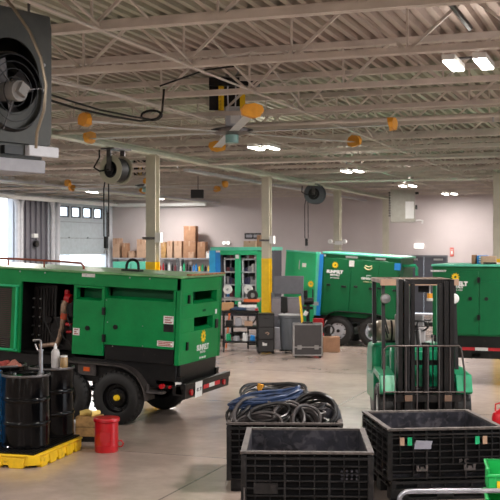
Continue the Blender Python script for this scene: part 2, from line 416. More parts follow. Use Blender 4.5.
# joists
mb = MB(); x0, x1 = AW+0.05, AR-0.05; h = ZD-ZJ
mb.box(x0, x1, -0.060, -0.008, h-0.075, h); mb.box(x0, x1, 0.008, 0.060, h-0.075, h)
mb.box(x0, x1, -0.055, -0.008, 0, 0.065); mb.box(x0, x1, 0.008, 0.055, 0, 0.065)
x = x0; k = 0; p = 0.62
while x+p < x1:
    za, zb_ = (0.03, h-0.03) if k % 2 else (h-0.03, 0.03)
    mb.bar((x, 0, za), (x+p, 0, zb_), 0.03, 0.03)
    if k % 2 == 0: mb.bar((x+p, 0.0, 0.03), (x+p, 0, h-0.03), 0.022, 0.022)
    x += p; k += 1
jm = mb.mesh('roof_joist', STRUCT)
tj = 13.03-2.12*9
while tj < TW-0.3:
    if tj > TB+0.2:
        o = bpy.data.objects.new('roof_joist', jm); COL.objects.link(o); o.location = (0, tj, ZJ); struct(o)
    tj += 2.12
# bridging angles along t
for a in (-19.5, -15.5, -11.2, -6.4, -4.6, -0.6, 2.6, 6.2):
    struct(MB().box(a-0.02, a+0.02, TB, TW, ZJ-0.012, ZJ).build('roof_bridging', STRUCT))
    if a in (-11.2, -4.6):
        mb = MB(); t = 13.03-2.12*8
        while t+2.12 < TW:
            mb.bar((a, t, ZJ+0.02), (a, t+2.12, ZD-0.04), 0.02, 0.02); mb.bar((a, t, ZD-0.04), (a, t+2.12, ZJ+0.02), 0.02, 0.02); t += 2.12
        struct(mb.build('roof_bridging', STRUCT))
# columns and girders
COLS = {-9.25: (19.84, 26.92, 34.0, 41.1), -3.4: (28.0,), -16.6: (19.84, 26.92, 34.0, 41.1)}
TOPY = 2.3
def hsec(w_, d_, th, z0, z1):
    return MB().box(-w_, w_, -d_, -d_+th, z0, z1).box(-w_, w_, d_-th, d_, z0, z1).box(-th/2, th/2, -d_+th, d_-th, z0, z1)
def column(a, t, cap=True):
    c = struct(hsec(0.105, 0.105, 0.018, 0, ZG).build('column', COLP, None, (a, t, 0)))
    hsec(0.109, 0.109, 0.026, 0.025, TOPY).build('safety_paint', YELP, c)
    MB().box(-0.22, 0.22, -0.22, 0.22, 0, 0.025).build('base_plate', STEELD, c)
    MB().box(-0.2, 0.2, -0.2, 0.2, ZG-0.02, ZG).build('cap_plate', COLP, c)
    return c
c1 = column(-9.25, 19.84); c2 = column(-9.25, 26.92)
for t in (34.0, 41.1): column(-9.25, t)
cr = column(-3.4, 28.0)
def girder(a, t0, t1):
    mb = MB(); h = ZJ-0.01-ZG
    mb.box(a-0.11, a+0.11, t0, t1, ZG, ZG+0.02); mb.box(a-0.11, a+0.11, t0, t1, ZJ-0.02, ZJ-0.002); mb.box(a-0.01, a+0.01, t0, t1, ZG+0.02, ZJ-0.02)
    return struct(mb.build('roof_girder', STRUCTG))
girder(-9.25, 12, TW); girder(-3.4, 27.9, TW); girder(-17.2, 12, TW)

# junction straps on the first two columns
for c, z in ((c1, 2.75), (c2, 2.75)):
    MB().box(-0.16, 0.16, -0.15, 0.15, z, z+0.05).build('strap', STEELD, c)
    MB().box(0.14, 0.26, -0.2, -0.08, z-0.06, z+0.14).build('conduit_box', WHITE, c)
# ceiling lights
def light_fixture():
    r = empty('ceiling_light', (0, 0, 0), 0, 'x', 'ceiling light', 'strip light pairs under the joists')
    for s_ in (-0.16, 0.16):
        h_ = MB().box(s_-0.07, s_+0.07, -0.35, 0.35, 0.03, 0.09).build('housing', WHITE, r)
        MB().box(s_-0.06, s_+0.06, -0.33, 0.33, 0.015, 0.03).build('diffuser', LIT, h_)
    MB().box(-0.16, 0.16, -0.03, 0.03, 0.09, 0.11).build('bracket', STEELD, r)
    return r
proto = light_fixture()
LN = {(-1.73, 11.7): 'twin strip light glowing nearest the camera, high above the forklift',
      (-7, 20.2): 'twin strip light just behind the big ceiling fan hub',
      (-7, 27.2): 'twin strip light above the dark hose reel and blue-cornered trailer',
      (-7, 34.3): 'twin strip light beside the hanging grey heater cabinet',
      (-6.6, 40.0): 'twin strip light farthest away, above the double door',
      (-12.6, 20.2): 'twin strip light near the left edge above the big generator',
      (-18.2, 34.3): 'twin strip light over the half-raised dock door',
      (-18.2, 40.0): 'twin strip light over the back racks and cartons'}
first = True
for i, (a, t) in enumerate(LIGHTS):
    if (a, t) in LN:
        o = proto if first else copy_tree(proto); first = False
        o.location = (a, t, ZJ-0.04); o['label'] = LN[(a, t)]
    L = bpy.data.lights.new('strip_lamp', 'AREA'); L.shape = 'RECTANGLE'; L.size = 0.11; L.size_y = 0.62; L.energy = LAMP_W/2*(0.55 if t > 38 else 1.0 if t > 30 else 1.0); L.color = LAMP_C
    for s_ in (-0.16, 0.16):
        lo = bpy.data.objects.new('strip_lamp', L); COL.objects.link(lo); lo.location = (a+s_, t, ZJ-0.04+0.012)
    L = bpy.data.lights.new('deck_fill_light', 'AREA'); L.shape = 'RECTANGLE'; L.size = 0.3; L.size_y = 0.7; L.energy = LAMP_W*DECK_FILL; L.color = LAMP_C  # upward fill added to brighten the deck, not part of the fixtures
    lo = bpy.data.objects.new('deck_fill_light', L); COL.objects.link(lo); lo.location = (a, t, ZJ+0.08); lo.rotation_euler = (PI, 0, 0)
# ================================================================== GENERATORS
def wheel(parent, x, y, R_=0.39, wd=0.22, rimcol=BLACKM, hub=YELP, far=False, spokes=8):
    """wheel with its axle along local y; outer face toward -y"""
    s_ = 1 if not far else -1
    t = MB().lathe([(0.215, -wd/2+0.01), (0.25, -wd/2-0.002), (0.32, -wd/2), (0.37, -wd/2+0.025), (R_, -wd/2+0.06), (R_-0.006, -0.03), (R_, -0.025), (R_, 0.025), (R_-0.006, 0.03), (R_, wd/2-0.06), (0.37, wd/2-0.025), (0.32, wd/2), (0.215, wd/2-0.01)], axis='Y', n=40)
    for k in range(30):                                   # sipes on the shoulders
        a = 2*PI*k/30; c_, sn_ = math.cos(a), math.sin(a)
        t.cbox((c_*(R_-0.016), -wd/2+0.045, sn_*(R_-0.016)), (0.03, 0.05, 0.03), Matrix.Rotation(-a, 3, 'Y'))
    t = t.build('tyre', RUBBER, parent, (x, y, R_))
    r = MB().lathe([(0.222, -0.075), (0.205, -0.085), (0.195, -0.03), (0.15, -0.02), (0.13, -0.05), (0.085, -0.055), (0.0, -0.055)], axis='Y', n=32)
    r.lathe([(0.222, -0.075), (0.222, 0.08), (0.2, 0.08), (0.2, -0.02)], axis='Y', n=32)
    for k in range(spokes):
        a = 2*PI*k/spokes
        r.cyl((0.105*math.cos(a), -0.075, 0.105*math.sin(a)), (0.105*math.cos(a), -0.05, 0.105*math.sin(a)), 0.012, n=8)
        r.cyl((0.172*math.cos(a+.3), -0.032, 0.172*math.sin(a+.3)), (0.172*math.cos(a+.3), -0.022, 0.172*math.sin(a+.3)), 0.018, n=10, mi=1)
    r = r.build('rim', [rimcol, BLACKM], t)
    MB().lathe([(0.0, -0.115), (0.035, -0.11), (0.045, -0.09), (0.045, -0.05)], axis='Y', n=20).build('hub_cap', hub, r)
    if far: t.rotation_euler = (0, 0, PI)
    return t
def fender(parent, xs, y0, y1, zc, R_, m_=BLACKM, name='fender'):
    pts = []
    xa, xb = xs[0], xs[-1]
    for k in range(9):
        a = PI - k*PI/2/8*0.98; pts.append((xa+R_*math.cos(a), zc+R_*math.sin(a)))
    for k in range(9):
        a = PI/2 - k*PI/2/8*0.98; pts.append((xb+R_*math.cos(a), zc+R_*math.sin(a)))
    inn = []
    for (u, v_) in reversed(pts):
        cx = xa if u < xa else xb if u > xb else u
        d = Vector((u-cx, v_-zc)); d = d*((R_-0.02)/R_) if d.length > 1e-6 else d
        inn.append((cx+d.x, zc+d.y))
    return MB().prism(pts+inn, 'y', y0, y1).build(name, m_, parent)

def tilt_root(name, px, py, tplane, ry, label, group=None, z=0.0):
    p = on_plane(px, py, 't', tplane)
    return empty(name, (p.x, tplane, z), 0, label, 'generator', group, ry=ry)
def localmap(root, ry):
    M = Matrix.Rotation(-ry, 3, 'Y'); L0 = root.location.copy()
    def f(px, py, axis='t', off=0.0):
        q = on_plane(px, py, axis, (L0.y if axis == 't' else L0.x)+off)
        return M @ (q-L0)
    return f

# ---------------- big generator on the left, nose raised on its jack
BETA = R(2.4)
gen = tilt_root('trailer_generator', 92, 420, 14.25, BETA, 'large green trailer generator with open engine bay, rusty roof edge, behind the black drums', 'green trailer generators')
lm = localmap(gen, BETA)
XL, XR = -3.35, lm(180, 320).x          # local extents
ZT = lm(180, 277).z; ZB = lm(178, 366).z
D = 1.62
def q2(x0, x1, y0, y1):                 # pixels -> local rectangle on the side face
    a = lm(x0, (y0+y1)/2); b = lm(x1, (y0+y1)/2); c_ = lm((x0+x1)/2, y0); d_ = lm((x0+x1)/2, y1)
    return (a.x, b.x, d_.z, c_.z)
ZS = lm(140, 347).z                     # bottom of green on the rear panel
ZC = ZT-0.20                            # underside of the top band
bay = q2(20, 73, 288, 358); grl = q2(-12, 11, 287, 350)
vA = q2(77, 102, 288, 300); vB = q2(106, 174, 289, 300)
xA0 = bay[1]; xAB = lm(104.5, 320).x
# side panels
frame_x = q2(-60, 19, 285, 354)
MB().holed('y', XL, bay[0], ZB, ZC, 0, 0.05, [(grl[0], grl[1], grl[2], grl[3])]).build('radiator_panel', GREEN, gen)
mb = MB()
for (a, b, c_, d_) in [(XL+1.0, bay[0]-0.02, grl[3]+0.02, grl[3]+0.05), (XL+1.0, bay[0]-0.02, ZB+0.02, ZB+0.05), (bay[0]-0.08, bay[0]-0.05, ZB+.03, grl[3]+.03)]:
    mb.box(a, b, -0.03, 0, c_, d_)
mb.build('panel_trim', GREENL, gen)
g = MB(); z = grl[2]
while z < grl[3]: g.box(grl[0], grl[1], 0.03, 0.05, z, z+0.012); z += 0.03
g.build('grille', mat('radiator_brown', (0.09, 0.07, 0.06), 0.6), gen)
top = MB().holed('y', XL, XR, ZC, ZT-0.02, 0, 0.05, [])
top.build('top_band', GREEN, gen)
pa = MB().holed('y', xA0, xAB-0.006, ZB+0.05, ZC-0.005, -0.012, 0.04, [vA]).build('access_door', GREEN, gen, bev=0.006)
pb = MB().holed('y', xAB+0.006, XR-0.075, ZS, ZC-0.005, -0.012, 0.04, [vB]).build('access_door', GREEN, gen, bev=0.006)
for par, vt in ((pa, vA), (pb, vB)):
    mb = MB(); mb.prism([(0.0, vt[2]), (0.10, vt[2]+0.03), (0.10, vt[2]+0.02), (0.0, vt[2]-0.01)], 'x', vt[0], vt[1])
    mb.box(vt[0], vt[1], 0.04, 0.10, vt[3], vt[3]+0.01); mb.box(vt[0]-0.01, vt[0], 0.02, 0.10, vt[2], vt[3]); mb.box(vt[1], vt[1]+0.01, 0.02, 0.10, vt[2], vt[3])
    vr = mb.build('vent_recess', GREEN, par)
    MB().box(vt[0]-0.01, vt[1]+0.01, 0.10, 0.26, vt[3], vt[3]+0.01).box(vt[0]-0.01, vt[1]+0.01, 0.10, 0.26, vt[2]-0.01, vt[2]).box(vt[0]-0.01, vt[1]+0.01, 0.25, 0.26, vt[2], vt[3]).build('duct_lining', GREEN2, vr)
for py in (311, 338):
    q = lm(104.5, py); MB().cbox((q.x, -0.025, q.z), (0.05, 0.03, 0.11)).cyl((q.x, -0.045, q.z-0.05), (q.x, -0.045, q.z+0.05), 0.012, n=8).build('hinge', BLACKM, pa)
for px, py in ((116, 327), (88, 328)):
    q = lm(px, py); MB().cyl((q.x, -0.03, q.z), (q.x, -0.008, q.z), 0.035, n=14).build('latch', BLACKM, pb if px > 104 else pa)
for k, (px, py) in enumerate(((108, 322), (113, 346), (143, 326), (143, 346), (107, 300))):
    q = lm(px, py); MB().cyl((q.x, -0.02, q.z), (q.x, -0.01, q.z), 0.008, n=8).build('rivet', STEEL, pb)
# corner posts, back, inner floor
MB().box(XR-0.07, XR, 0.0, 0.07, ZB, ZT-0.02).build('corner_post', GREEN, gen, bev=0.008)
MB().box(XR-0.07, XR, D-0.07, D, ZB, ZT-0.02).build('corner_post', GREEN, gen, bev=0.008)
MB().box(XL, XR, D-0.04, D, ZB, ZT-0.02).build('back_panel', GREEN, gen)
MB().box(XL, XL+0.04, 0.05, D-0.04, ZB, ZT-0.02).build('front_panel', GREEN, gen)
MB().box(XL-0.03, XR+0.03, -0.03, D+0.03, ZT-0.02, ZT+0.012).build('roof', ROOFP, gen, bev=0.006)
# rear face with two deep vents
rm = lambda px, py: lm(px, py, 'a', XR)
def q3(x0, x1, y0, y1):
    a = rm(x0, (y0+y1)/2); b = rm(x1, (y0+y1)/2); c_ = rm((x0+x1)/2, y0); d_ = rm((x0+x1)/2, y1)
    return (a.y, b.y, d_.z, c_.z)
r1 = q3(188.5, 212.5, 290.5, 302.5); r2 = q3(190.5, 209.5, 316, 329)
rp = MB().holed('x', 0.075, D-0.075, ZB, ZT-0.03, XR-0.045, XR-0.004, [r1, r2]).build('rear_door', GREEN, gen, bev=0.005)
for vt in (r1, r2):
    mb = MB(); y0, y1, z0, z1 = vt
    mb.prism([(XR-0.005, z0), (XR-0.10, z0+0.04), (XR-0.10, z0+0.03), (XR-0.005, z0-0.01)], 'y', y0, y1)
    mb.box(XR-0.10, XR-0.045, y0, y1, z1, z1+0.01); mb.box(XR-0.10, XR-0.045, y0-0.01, y0, z0, z1); mb.box(XR-0.10, XR-0.045, y1, y1+0.01, z0, z1)
    vr = mb.build('vent_recess', GREEN, rp)
    MB().box(XR-0.38, XR-0.10, y0, y1, z1, z1+0.01).box(XR-0.38, XR-0.10, y0, y1, z0-0.01, z0).box(XR-0.38, XR-0.37, y0, y1, z0, z1).build('duct_lining', GREEN2, vr)
for py in (299, 346):
    q = rm(183.5, py); MB().cbox((XR+0.012, q.y, q.z), (0.025, 0.05, 0.12)).build('hinge', BLACKM, rp)
q = rm(212.5, 323); MB().cbox((XR+0.01, q.y, q.z), (0.02, 0.10, 0.14)).build('latch', BLACKM, rp, bev=0.005)
q = rm(200, 336); sun_logo('sun_logo', 0.105, YELP, rp, (XR+0.001, q.y, q.z), SIDE)
q = rm(200, 347); text('SUNBELT', 'lettering', 0.115, WHITE, rp, (XR, q.y, q.z), SIDE, bold=0.004, sx=1.0)
q = rm(200, 351.5); text('RENTALS', 'lettering', 0.05, WHITE, rp, (XR, q.y, q.z), SIDE)
q = rm(200, 357); text('800-508-4760', 'lettering', 0.045, WHITE, rp, (XR, q.y, q.z-0.0), SIDE)
q = rm(200, 310); text('34705', 'lettering', 0.055, mat('dark_green_ink', (0.005, 0.09, 0.03), 0.5), rp, (XR, q.y, q.z), SIDE)
q = rm(212, 311); MB().cbox((XR, q.y, q.z), (0.008, 0.06, 0.07)).build('sticker', WHITE, rp)
# rusty timber strip on the roof rear edge, lifting eye, hose railing
MB().box(XR-0.03, XR+0.05, 0.25, D-0.02, ZT+0.012, ZT+0.035).build('edge_strip', RUST, gen)
q = lm(110, 268); xe = q.x
pts = [(xe-0.11, 0.75, ZT), (xe-0.10, 0.75, ZT+0.10)]+[(xe+0.10*math.cos(a), 0.75, ZT+0.10+0.09*math.sin(a)) for a in [PI*k/8 for k in range(7, 0, -1)]]+[(xe+0.10, 0.75, ZT+0.1), (xe+0.11, 0.75, ZT)]
MB().tube(pts, 0.022, 8).cbox((xe, 0.75, ZT+0.025), (0.3, 0.16, 0.03)).build('lifting_eye', BLACKM, gen)
ph = []
xx0 = lm(66, 268).x
for (dx, dz) in ((-2.2, 0.10), (-1.2, 0.115), (-0.35, 0.11), (-0.05, 0.10), (0, 0.05), (0.0, 0.012)): ph.append((xx0+dx, 0.55, ZT+dz))
MB().tube(ph, 0.017, 8).build('roof_rail', mat('red_brown_rail', (0.30, 0.06, 0.03), 0.5), gen)
mb = MB()
for dx in (-2.0, -1.35, -0.7): mb.cyl((xx0+dx, 0.55, ZT), (xx0+dx, 0.55, ZT+0.11), 0.012)
mb.build('rail_stanchion', mat('red_brown_rail', (0.30, 0.06, 0.03), 0.5), gen)
for px in (20, 45, 130, 150): 
    q = lm(px, 280); MB().cyl((q.x, -0.012, ZT-0.05), (q.x, 0.0, ZT-0.05), 0.012, n=8).build('rivet', STEEL, gen)
# labels on the side
def sticker(par, x0, x1, y0, y1, m_, lines=True):
    b_ = q2(x0, x1, y0, y1); s_ = MB().box(b_[0], b_[1], -0.017, -0.0125, b_[2], b_[3])
    s_ = s_.build('warning_label', m_, par)
    if lines:
        mb = MB(); n_ = 3
        for k in range(n_):
            z = b_[2]+(b_[3]-b_[2])*(k+0.7)/(n_+0.4); mb.box(b_[0]+0.02, b_[1]-0.02-0.03*(k % 2), -0.019, -0.017, z-0.008, z+0.008)
        mb.build('print', mat('red_print', (0.35, 0.10, 0.09), 0.6), s_)
sticker(pb, 164, 174, 316, 324, PAPER); sticker(pb, 164, 174, 324.5, 332, BLACKP, False); sticker(pb, 157.5, 174, 341, 346.6, PAPER); sticker(pa, 73.5, 80, 328, 335, PAPER)
b_ = q2(82, 95, 273.5, 277); MB().box(b_[0], b_[1], -0.004, 0, b_[2], b_[3]).build('warning_label', PAPER, gen)
# engine bay interior
bx0, bx1 = bay[0], bay[1]
MB().box(bx0-0.02, bx1+0.02, 0.85, 0.9, ZB, ZC).box(bx0-0.03, bx0, 0.05, 0.85, ZB, ZC).box(bx1, bx1+0.03, 0.05, 0.85, ZB, ZC).box(bx0, bx1, 0.05, 0.85, ZB-0.02, ZB+0.03).build('engine_bay_lining', DARKR, gen)
rb = MB()
rb.box(bx0+0.02, bx0+0.42, 0.35, 0.80, ZB+0.05, ZC-0.05)
for k in range(7):
    rb.box(bx0+0.05+0.05*k, bx0+0.07+0.05*k, 0.33, 0.35, ZB+0.1, ZC-0.1)
eb = rb.build('radiator_core', mat('engine_dark', (0.014, 0.011, 0.011), 0.4, metal=0.3, var=0.5, scale=9), gen)
mb = MB()
for zz in range(5):
    for xx in (0.04, 0.16): mb.cyl((bx0+xx, 0.29, ZB+0.25+0.14*zz), (bx0+xx, 0.33, ZB+0.25+0.14*zz), 0.012, n=8)
mb.build('bolt', STEEL, eb)
en = MB().box(bx0+0.35, bx1-0.05, 0.30, 0.75, ZB+0.05, ZB+0.55).box(bx0+0.45, bx1-0.1, 0.4, 0.72, ZB+0.55, ZB+0.80).cyl((bx0+0.5, 0.28, ZB+0.25), (bx0+0.5, 0.32, ZB+0.25), 0.12).cyl((bx0+0.34, 0.25, ZB+0.5), (bx0+0.34, 0.35, ZB+0.5), 0.06)
en.build('engine_block', mat('engine_dark', (0.014, 0.011, 0.011), 0.4, metal=0.3, var=0.5, scale=9), gen, bev=0.01)
E = lambda px, py, y=0.22: Vector((lm(px, py, 't', y).x, y, lm(px, py, 't', y).z))
pi_ = MB().tube([E(68, 299), E(66.5, 301), E(64.5, 305), E(63.8, 310), E(63.5, 315)], [0.05]*5, 12).tube([E(63.5, 318), E(62, 327), E(60, 337), E(57, 344), E(47, 345), E(40, 346)], [0.042, 0.04, 0.04, 0.042, 0.035, 0.035], 10)
pi_.build('exhaust_pipe', TAN, gen)
MB().cyl(E(65, 313.2), E(64, 319), 0.062, n=14).build('red_clamp', mat('orange_red_silicone', (0.45, 0.06, 0.02), 0.4), gen)
MB().cyl(E(66, 297), E(71, 299), 0.07, n=14).cyl(E(67.5, 290), E(67, 297), 0.04).build('red_flange', RED, gen)
MB().cyl(E(66, 324), E(72, 325), 0.025).build('red_fitting', RED, gen); MB().cyl(E(67, 332), E(72, 332), 0.02).build('red_fitting', RED, gen)
mb = MB()
for k in range(3):
    x_ = bx0+0.25+0.2*k; mb.tube([(x_, 0.25, ZC-0.1), (x_+0.05, 0.2, ZB+0.5+0.03*k), (x_+0.2, 0.2, ZB+0.25), (x_+0.35, 0.25, ZB+0.12)], 0.014, 6)
mb.build('wiring_loom', RUBBER, gen)
MB().tube([E(22, 320, .3), E(20.5, 335, .2), E(24, 350, .2), E(34, 356, .2)], 0.03, 8).build('coolant_hose', RUBBER, gen)
# black base under the canopy (fuel tank)
MB().box(XL, XR-0.05, 0.05, D-0.05, ZB-0.32, ZB).box(xAB+0.01, XR-0.09, 0.02, D-0.05, ZB, ZS).box(XR-0.06, XR-0.01, 0.1, D-0.12, ZB-0.3, ZB).build('fuel_tank', BLACKM, gen, bev=0.006)
# frame, axles, bumper
zf = lm(150, 384).z
MB().box(XL-0.6, XR+0.02, 0.06, 0.16, zf-0.05, zf+0.12).box(XL-0.6, XR+0.02, D-0.16, D-0.06, zf-0.05, zf+0.12).box(-0.9, -0.8, 0.16, D-0.16, zf-0.04, zf+0.06).box(0.8, 0.9, 0.16, D-0.16, zf-0.04, zf+0.06).build('chassis_rail', BLACKM, gen)
for x_ in (-0.42, 0.42): MB().cyl((x_, 0.0, 0.39), (x_, D, 0.39), 0.04).build('axle', BLACKM, gen)
ax = 0.42
for x_ in (-ax-0.03, ax):
    zo = x_*math.sin(BETA)
    wh = wheel(gen, x_+0.39*math.sin(BETA)*0, -0.02-0.09+0.12, 0.395); wh.location.z += zo
    wh = wheel(gen, x_, D-0.02, 0.395, far=True); wh.location.z += zo
    MB().bar((x_-0.38, 0.2, 0.45), (x_+0.38, 0.2, 0.47), 0.05, 0.05).build('leaf_spring', BLACKM, gen)
fd = fender(gen, (-ax, ax), -0.14, 0.18, 0.40, 0.50, mat('dusty_fender', (0.035, 0.028, 0.026), 0.5, var=0.4))
bp = MB(); xb = XR+0.10; zb1 = rm(200, 379).z+0.03
bp.box(XR, xb+0.02, -0.06, 0.0, zb1-0.14, zb1); bp.box(xb-0.02, xb+0.06, -0.08, D+0.08, zb1-0.06, zb1+0.02); bp.box(xb+0.0, xb+0.05, -0.06, D+0.06, zb1-0.20, zb1-0.06)
for yy in (-0.06, 0.35, D-0.4, D+0.02): bp.box(XR-0.05, xb, yy, yy+0.05, zb1-0.16, zb1-0.02)
bp.box(XR-0.05, xb+0.02, 0.5, D-0.3, zb1-0.03, zb1-0.01)
bp = bp.build('bumper', BLACKM, gen, bev=0.004)
def tape(par, y0, y1, z0, z1, n_, x_):
    mbr, mbw = MB(), MB()
    for k in range(n_):
        a, b = y0+(y1-y0)*k/n_, y0+(y1-y0)*(k+1)/n_
        (mbr if k % 2 == 0 else mbw).box(x_, x_+0.004, a, b, z0, z1)
    t_ = mbr.build('reflective_tape', REDD, par); mbw.build('white_band', WHITE, t_)
tape(bp, 0.62, 1.28, zb1-0.13, zb1-0.07, 3, xb+0.052)
MB().box(xb+0.06, xb+0.068, 0.28, 0.54, zb1-0.22, zb1+0.01).build('licence_plate', WHITE, bp, bev=0.004)
text('4R 70', 'plate_text', 0.08, GREYD, bp, (xb+0.069, 0.41, zb1-0.11), SIDE)
for yy in (0.14, D-0.18): MB().cyl((xb+0.05, yy, zb1-0.12), (xb+0.075, yy, zb1-0.12), 0.045, n=16).build('tail_lamp', RED, bp)
MB().cyl((XR-0.25, -0.02, zf-0.02), (XR-0.25, 0.06, zf-0.02), 0.035, n=16).build('tail_lamp', RED, gen)
MB().cyl((XR-0.12, -0.02, zf-0.02), (XR-0.12, 0.06, zf-0.02), 0.02, n=16).build('tail_lamp', RED, gen)
mbr, mbw = MB(), MB()
for k, (a, b) in enumerate(((155, 163), (163, 171), (171, 180))):
    xa_, xb_ = lm(a, 382).x, lm(b, 382).x
    (mbr if k == 1 else mbw).box(xa_, xb_, 0.05, 0.058, zf, zf+0.055)
t_ = mbr.build('reflective_tape', REDD, gen); mbw.build('white_band', WHITE, t_)
q = lm(87, 369); MB().box(q.x-0.05, q.x+0.05, -0.02, 0.0, q.z-0.03, q.z+0.03).build('marker_lamp', mat('amber', (0.8, 0.12, 0.01), 0.3), gen)
MB().box(lm(78, 369).x, lm(96, 369).x, 0.0, 0.08, lm(87, 375).z, lm(87, 364).z).build('lamp_bracket', STEELD, gen)
MB().box(XR-0.45, XR-0.2, -0.1, 0.06, zf-0.12, zf-0.09).box(XR-0.45, XR-0.42, -0.08, -0.05, zf-0.12, zf+0.0).build('step', STEELD, gen)
MB().bar((XL-0.5, D/2, zf), (XL-1.6, D/2, zf), 0.12, 0.12).build('drawbar', BLACKM, gen)
MB().cyl((XL-1.3, D/2, zf+0.2), (XL-1.3, D/2, 0.06-(XL-1.3)*-1*0+ -0.12), 0.04).build('jack', STEELD, gen)

# ---------------- generator / equipment trailer behind the forklift
B2 = R(3.6)
mid = tilt_root('trailer_generator', 356, 346, 27.56, B2, 'green trailer generator with blue corner post and two silver wheels, behind the forklift', 'green trailer generators')
m2 = localmap(mid, B2)
xL, xR = m2(321.5, 290).x, m2(399, 290).x; zt = m2(360, 256).z; zb = m2(360, 318).z; DM = 1.7
q4 = lambda x0, x1, y0, y1: (m2(x0, (y0+y1)/2).x, m2(x1, (y0+y1)/2).x, m2((x0+x1)/2, y1).z, m2((x0+x1)/2, y0).z)
MB().box(xL, xR, 0, DM, zb, zt).build('enclosure', GREEN2, mid, bev=0.012)
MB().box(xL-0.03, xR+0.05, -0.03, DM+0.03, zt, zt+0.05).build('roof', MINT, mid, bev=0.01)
xm1, xm2_ = m2(350, 290).x, m2(378, 290).x
for a, b in ((xL+0.05, xm1-0.008), (xm1+0.008, xm2_-0.008), (xm2_+0.008, xR-0.05)):
    dd = MB().box(a, b, -0.02, 0.0, zb+0.06, zt-0.10).build('access_door', GREEN2, mid, bev=0.008)
    MB().cbox(((a+b)/2+0.2, -0.03, (zb+zt)/2-0.02), (0.13, 0.025, 0.055)).build('latch', BLACKM, dd, bev=0.004)
    MB().cbox(((a+b)/2-0.22, -0.03, (zb+zt)/2), (0.10, 0.025, 0.05)).build('latch', BLACKM, dd, bev=0.004)
MB().box(xL-0.10, xL, -0.03, 0.1, zb-0.03, zt-0.02).build('corner_post', BLUE, mid, label='bright blue corner post')
MB().box(xL-0.17, xL-0.10, -0.02, 0.06, zb-0.03, zt+0.03).build('door_frame', MINT, mid)
MB().box(xR-0.15, xR+0.01, -0.035, 0.05, zt-0.3, zt-0.12).build('corner_patch', BLUE, mid)
for x0_, x1_ in ((320, 326), (346, 358), (376, 386)):
    b_ = q4(x0_, x1_, 253.5, 256); MB().box(b_[0], b_[1], -0.008, 0.0, zt-0.07, zt-0.02).build('warning_label', WHITE, mid)
b_ = q4(349.5, 354.5, 260.5, 266.5); MB().box(b_[0], b_[1], -0.03, -0.02, b_[2], b_[3]).build('warning_label', PAPER, mid)
def logo(par, mp, px, py, r, y, ts, sub=True, off=0):
    q = mp(px, py); sun_logo('sun_logo', r, YELP, par, (q.x, y, q.z), FRONT)
    q = mp(px-0.5+off, py+6.8); text('SUNBELT', 'lettering', ts, WHITE, par, (q.x, y-0.001, q.z), FRONT, bold=0.008)
    q = mp(px-0.5+off, py+10); text('RENTALS', 'lettering', ts*0.6, WHITE, par, (q.x, y-0.001, q.z), FRONT, bold=0.003)
    if sub: q = mp(px-0.5+off, py+13); text('800-508-4760', 'lettering', ts*0.42, WHITE, par, (q.x, y-0.001, q.z), FRONT)
logo(mid, m2, 335.5, 265, 0.095, -0.024, 0.105)
# small bird-like emblem and caption
q = m2(369, 268.5)
e = MB()
e.tube([(q.x-0.12, -0.024, q.z+0.03), (q.x-0.06, -0.024, q.z-0.02), (q.x+0.02, -0.024, q.z-0.03), (q.x+0.08, -0.024, q.z+0.01), (q.x+0.07, -0.024, q.z+0.06)], 0.012, 6)
e.tube([(q.x-0.10, -0.024, q.z+0.07), (q.x, -0.024, q.z+0.04), (q.x+0.08, -0.024, q.z+0.08)], 0.010, 6)
e.build('emblem', mat('straw', (0.65, 0.60, 0.30), 0.5), mid)
text('green', 'lettering', 0.06, WHITE, mid, (m2(369, 276).x, -0.022, m2(369, 275.5).z), FRONT)
text('GENERATOR', 'lettering', 0.075, WHITE, mid, (m2(369.5, 279).x, -0.022, m2(369, 278.8).z), FRONT, bold=0.003)
text('power cube', 'lettering', 0.06, mat('straw', (0.65, 0.60, 0.30), 0.5), mid, (m2(369, 282).x, -0.022, m2(369, 281.8).z), FRONT)
# open door swung out to the left
wd = 0.95
dl = MB().box(-wd, 0, -0.03, 0.02, zb-0.25, zt-0.01)
dl = dl.build('open_door', GREENL, mid, (xL-0.18, 0.0, 0), (0, 0, R(-14)), bev=0.008, label='green door swung open, coloured paler as if lit')  # paler green stands in for light catching the door
MB().box(-wd, 0, -0.05, 0.04, zt-0.01, zt+0.03).build('door_cap', MINT, dl)
sun_logo('sun_logo', 0.10, YELP, dl, (-0.12, -0.034, m2(311, 284).z), FRONT)
MB().box(-0.42, -0.3, -0.036, -0.03, m2(302, 267).z, m2(302, 263).z).build('warning_label', WHITE, dl)
MB().cyl((-0.5, -0.05, 1.9), (-0.5, -0.05, 2.15), 0.012).build('door_rod', STEEL, dl)
# chassis
MB().box(xL-0.2, xR+0.6, 0.1, 0.22, zb-0.14, zb).box(xL-0.2, xR+0.6, DM-0.22, DM-0.1, zb-0.14, zb).build('chassis_rail', BLACKM, mid)
ax = 0.47
for x_ in (-ax, ax):
    wh = wheel(mid, x_, -0.06, 0.40, 0.25, rimcol=SILV, hub=BLACKM); wh.location.z += x_*math.sin(B2)
    wh = wheel(mid, x_, DM-0.05, 0.40, 0.25, rimcol=SILV, hub=BLACKM, far=True); wh.location.z += x_*math.sin(B2)
    MB().cyl((x_, 0, 0.4), (x_, DM, 0.4), 0.05).build('axle', BLACKM, mid)
fender(mid, (-ax, ax), -0.2, 0.12, 0.42, 0.475, BLACKM)
MB().bar((xR+0.5, DM/2, zb-0.07), (xR+1.5, DM/2, zb-0.07), 0.12, 0.12).build('drawbar', BLACKM, mid)
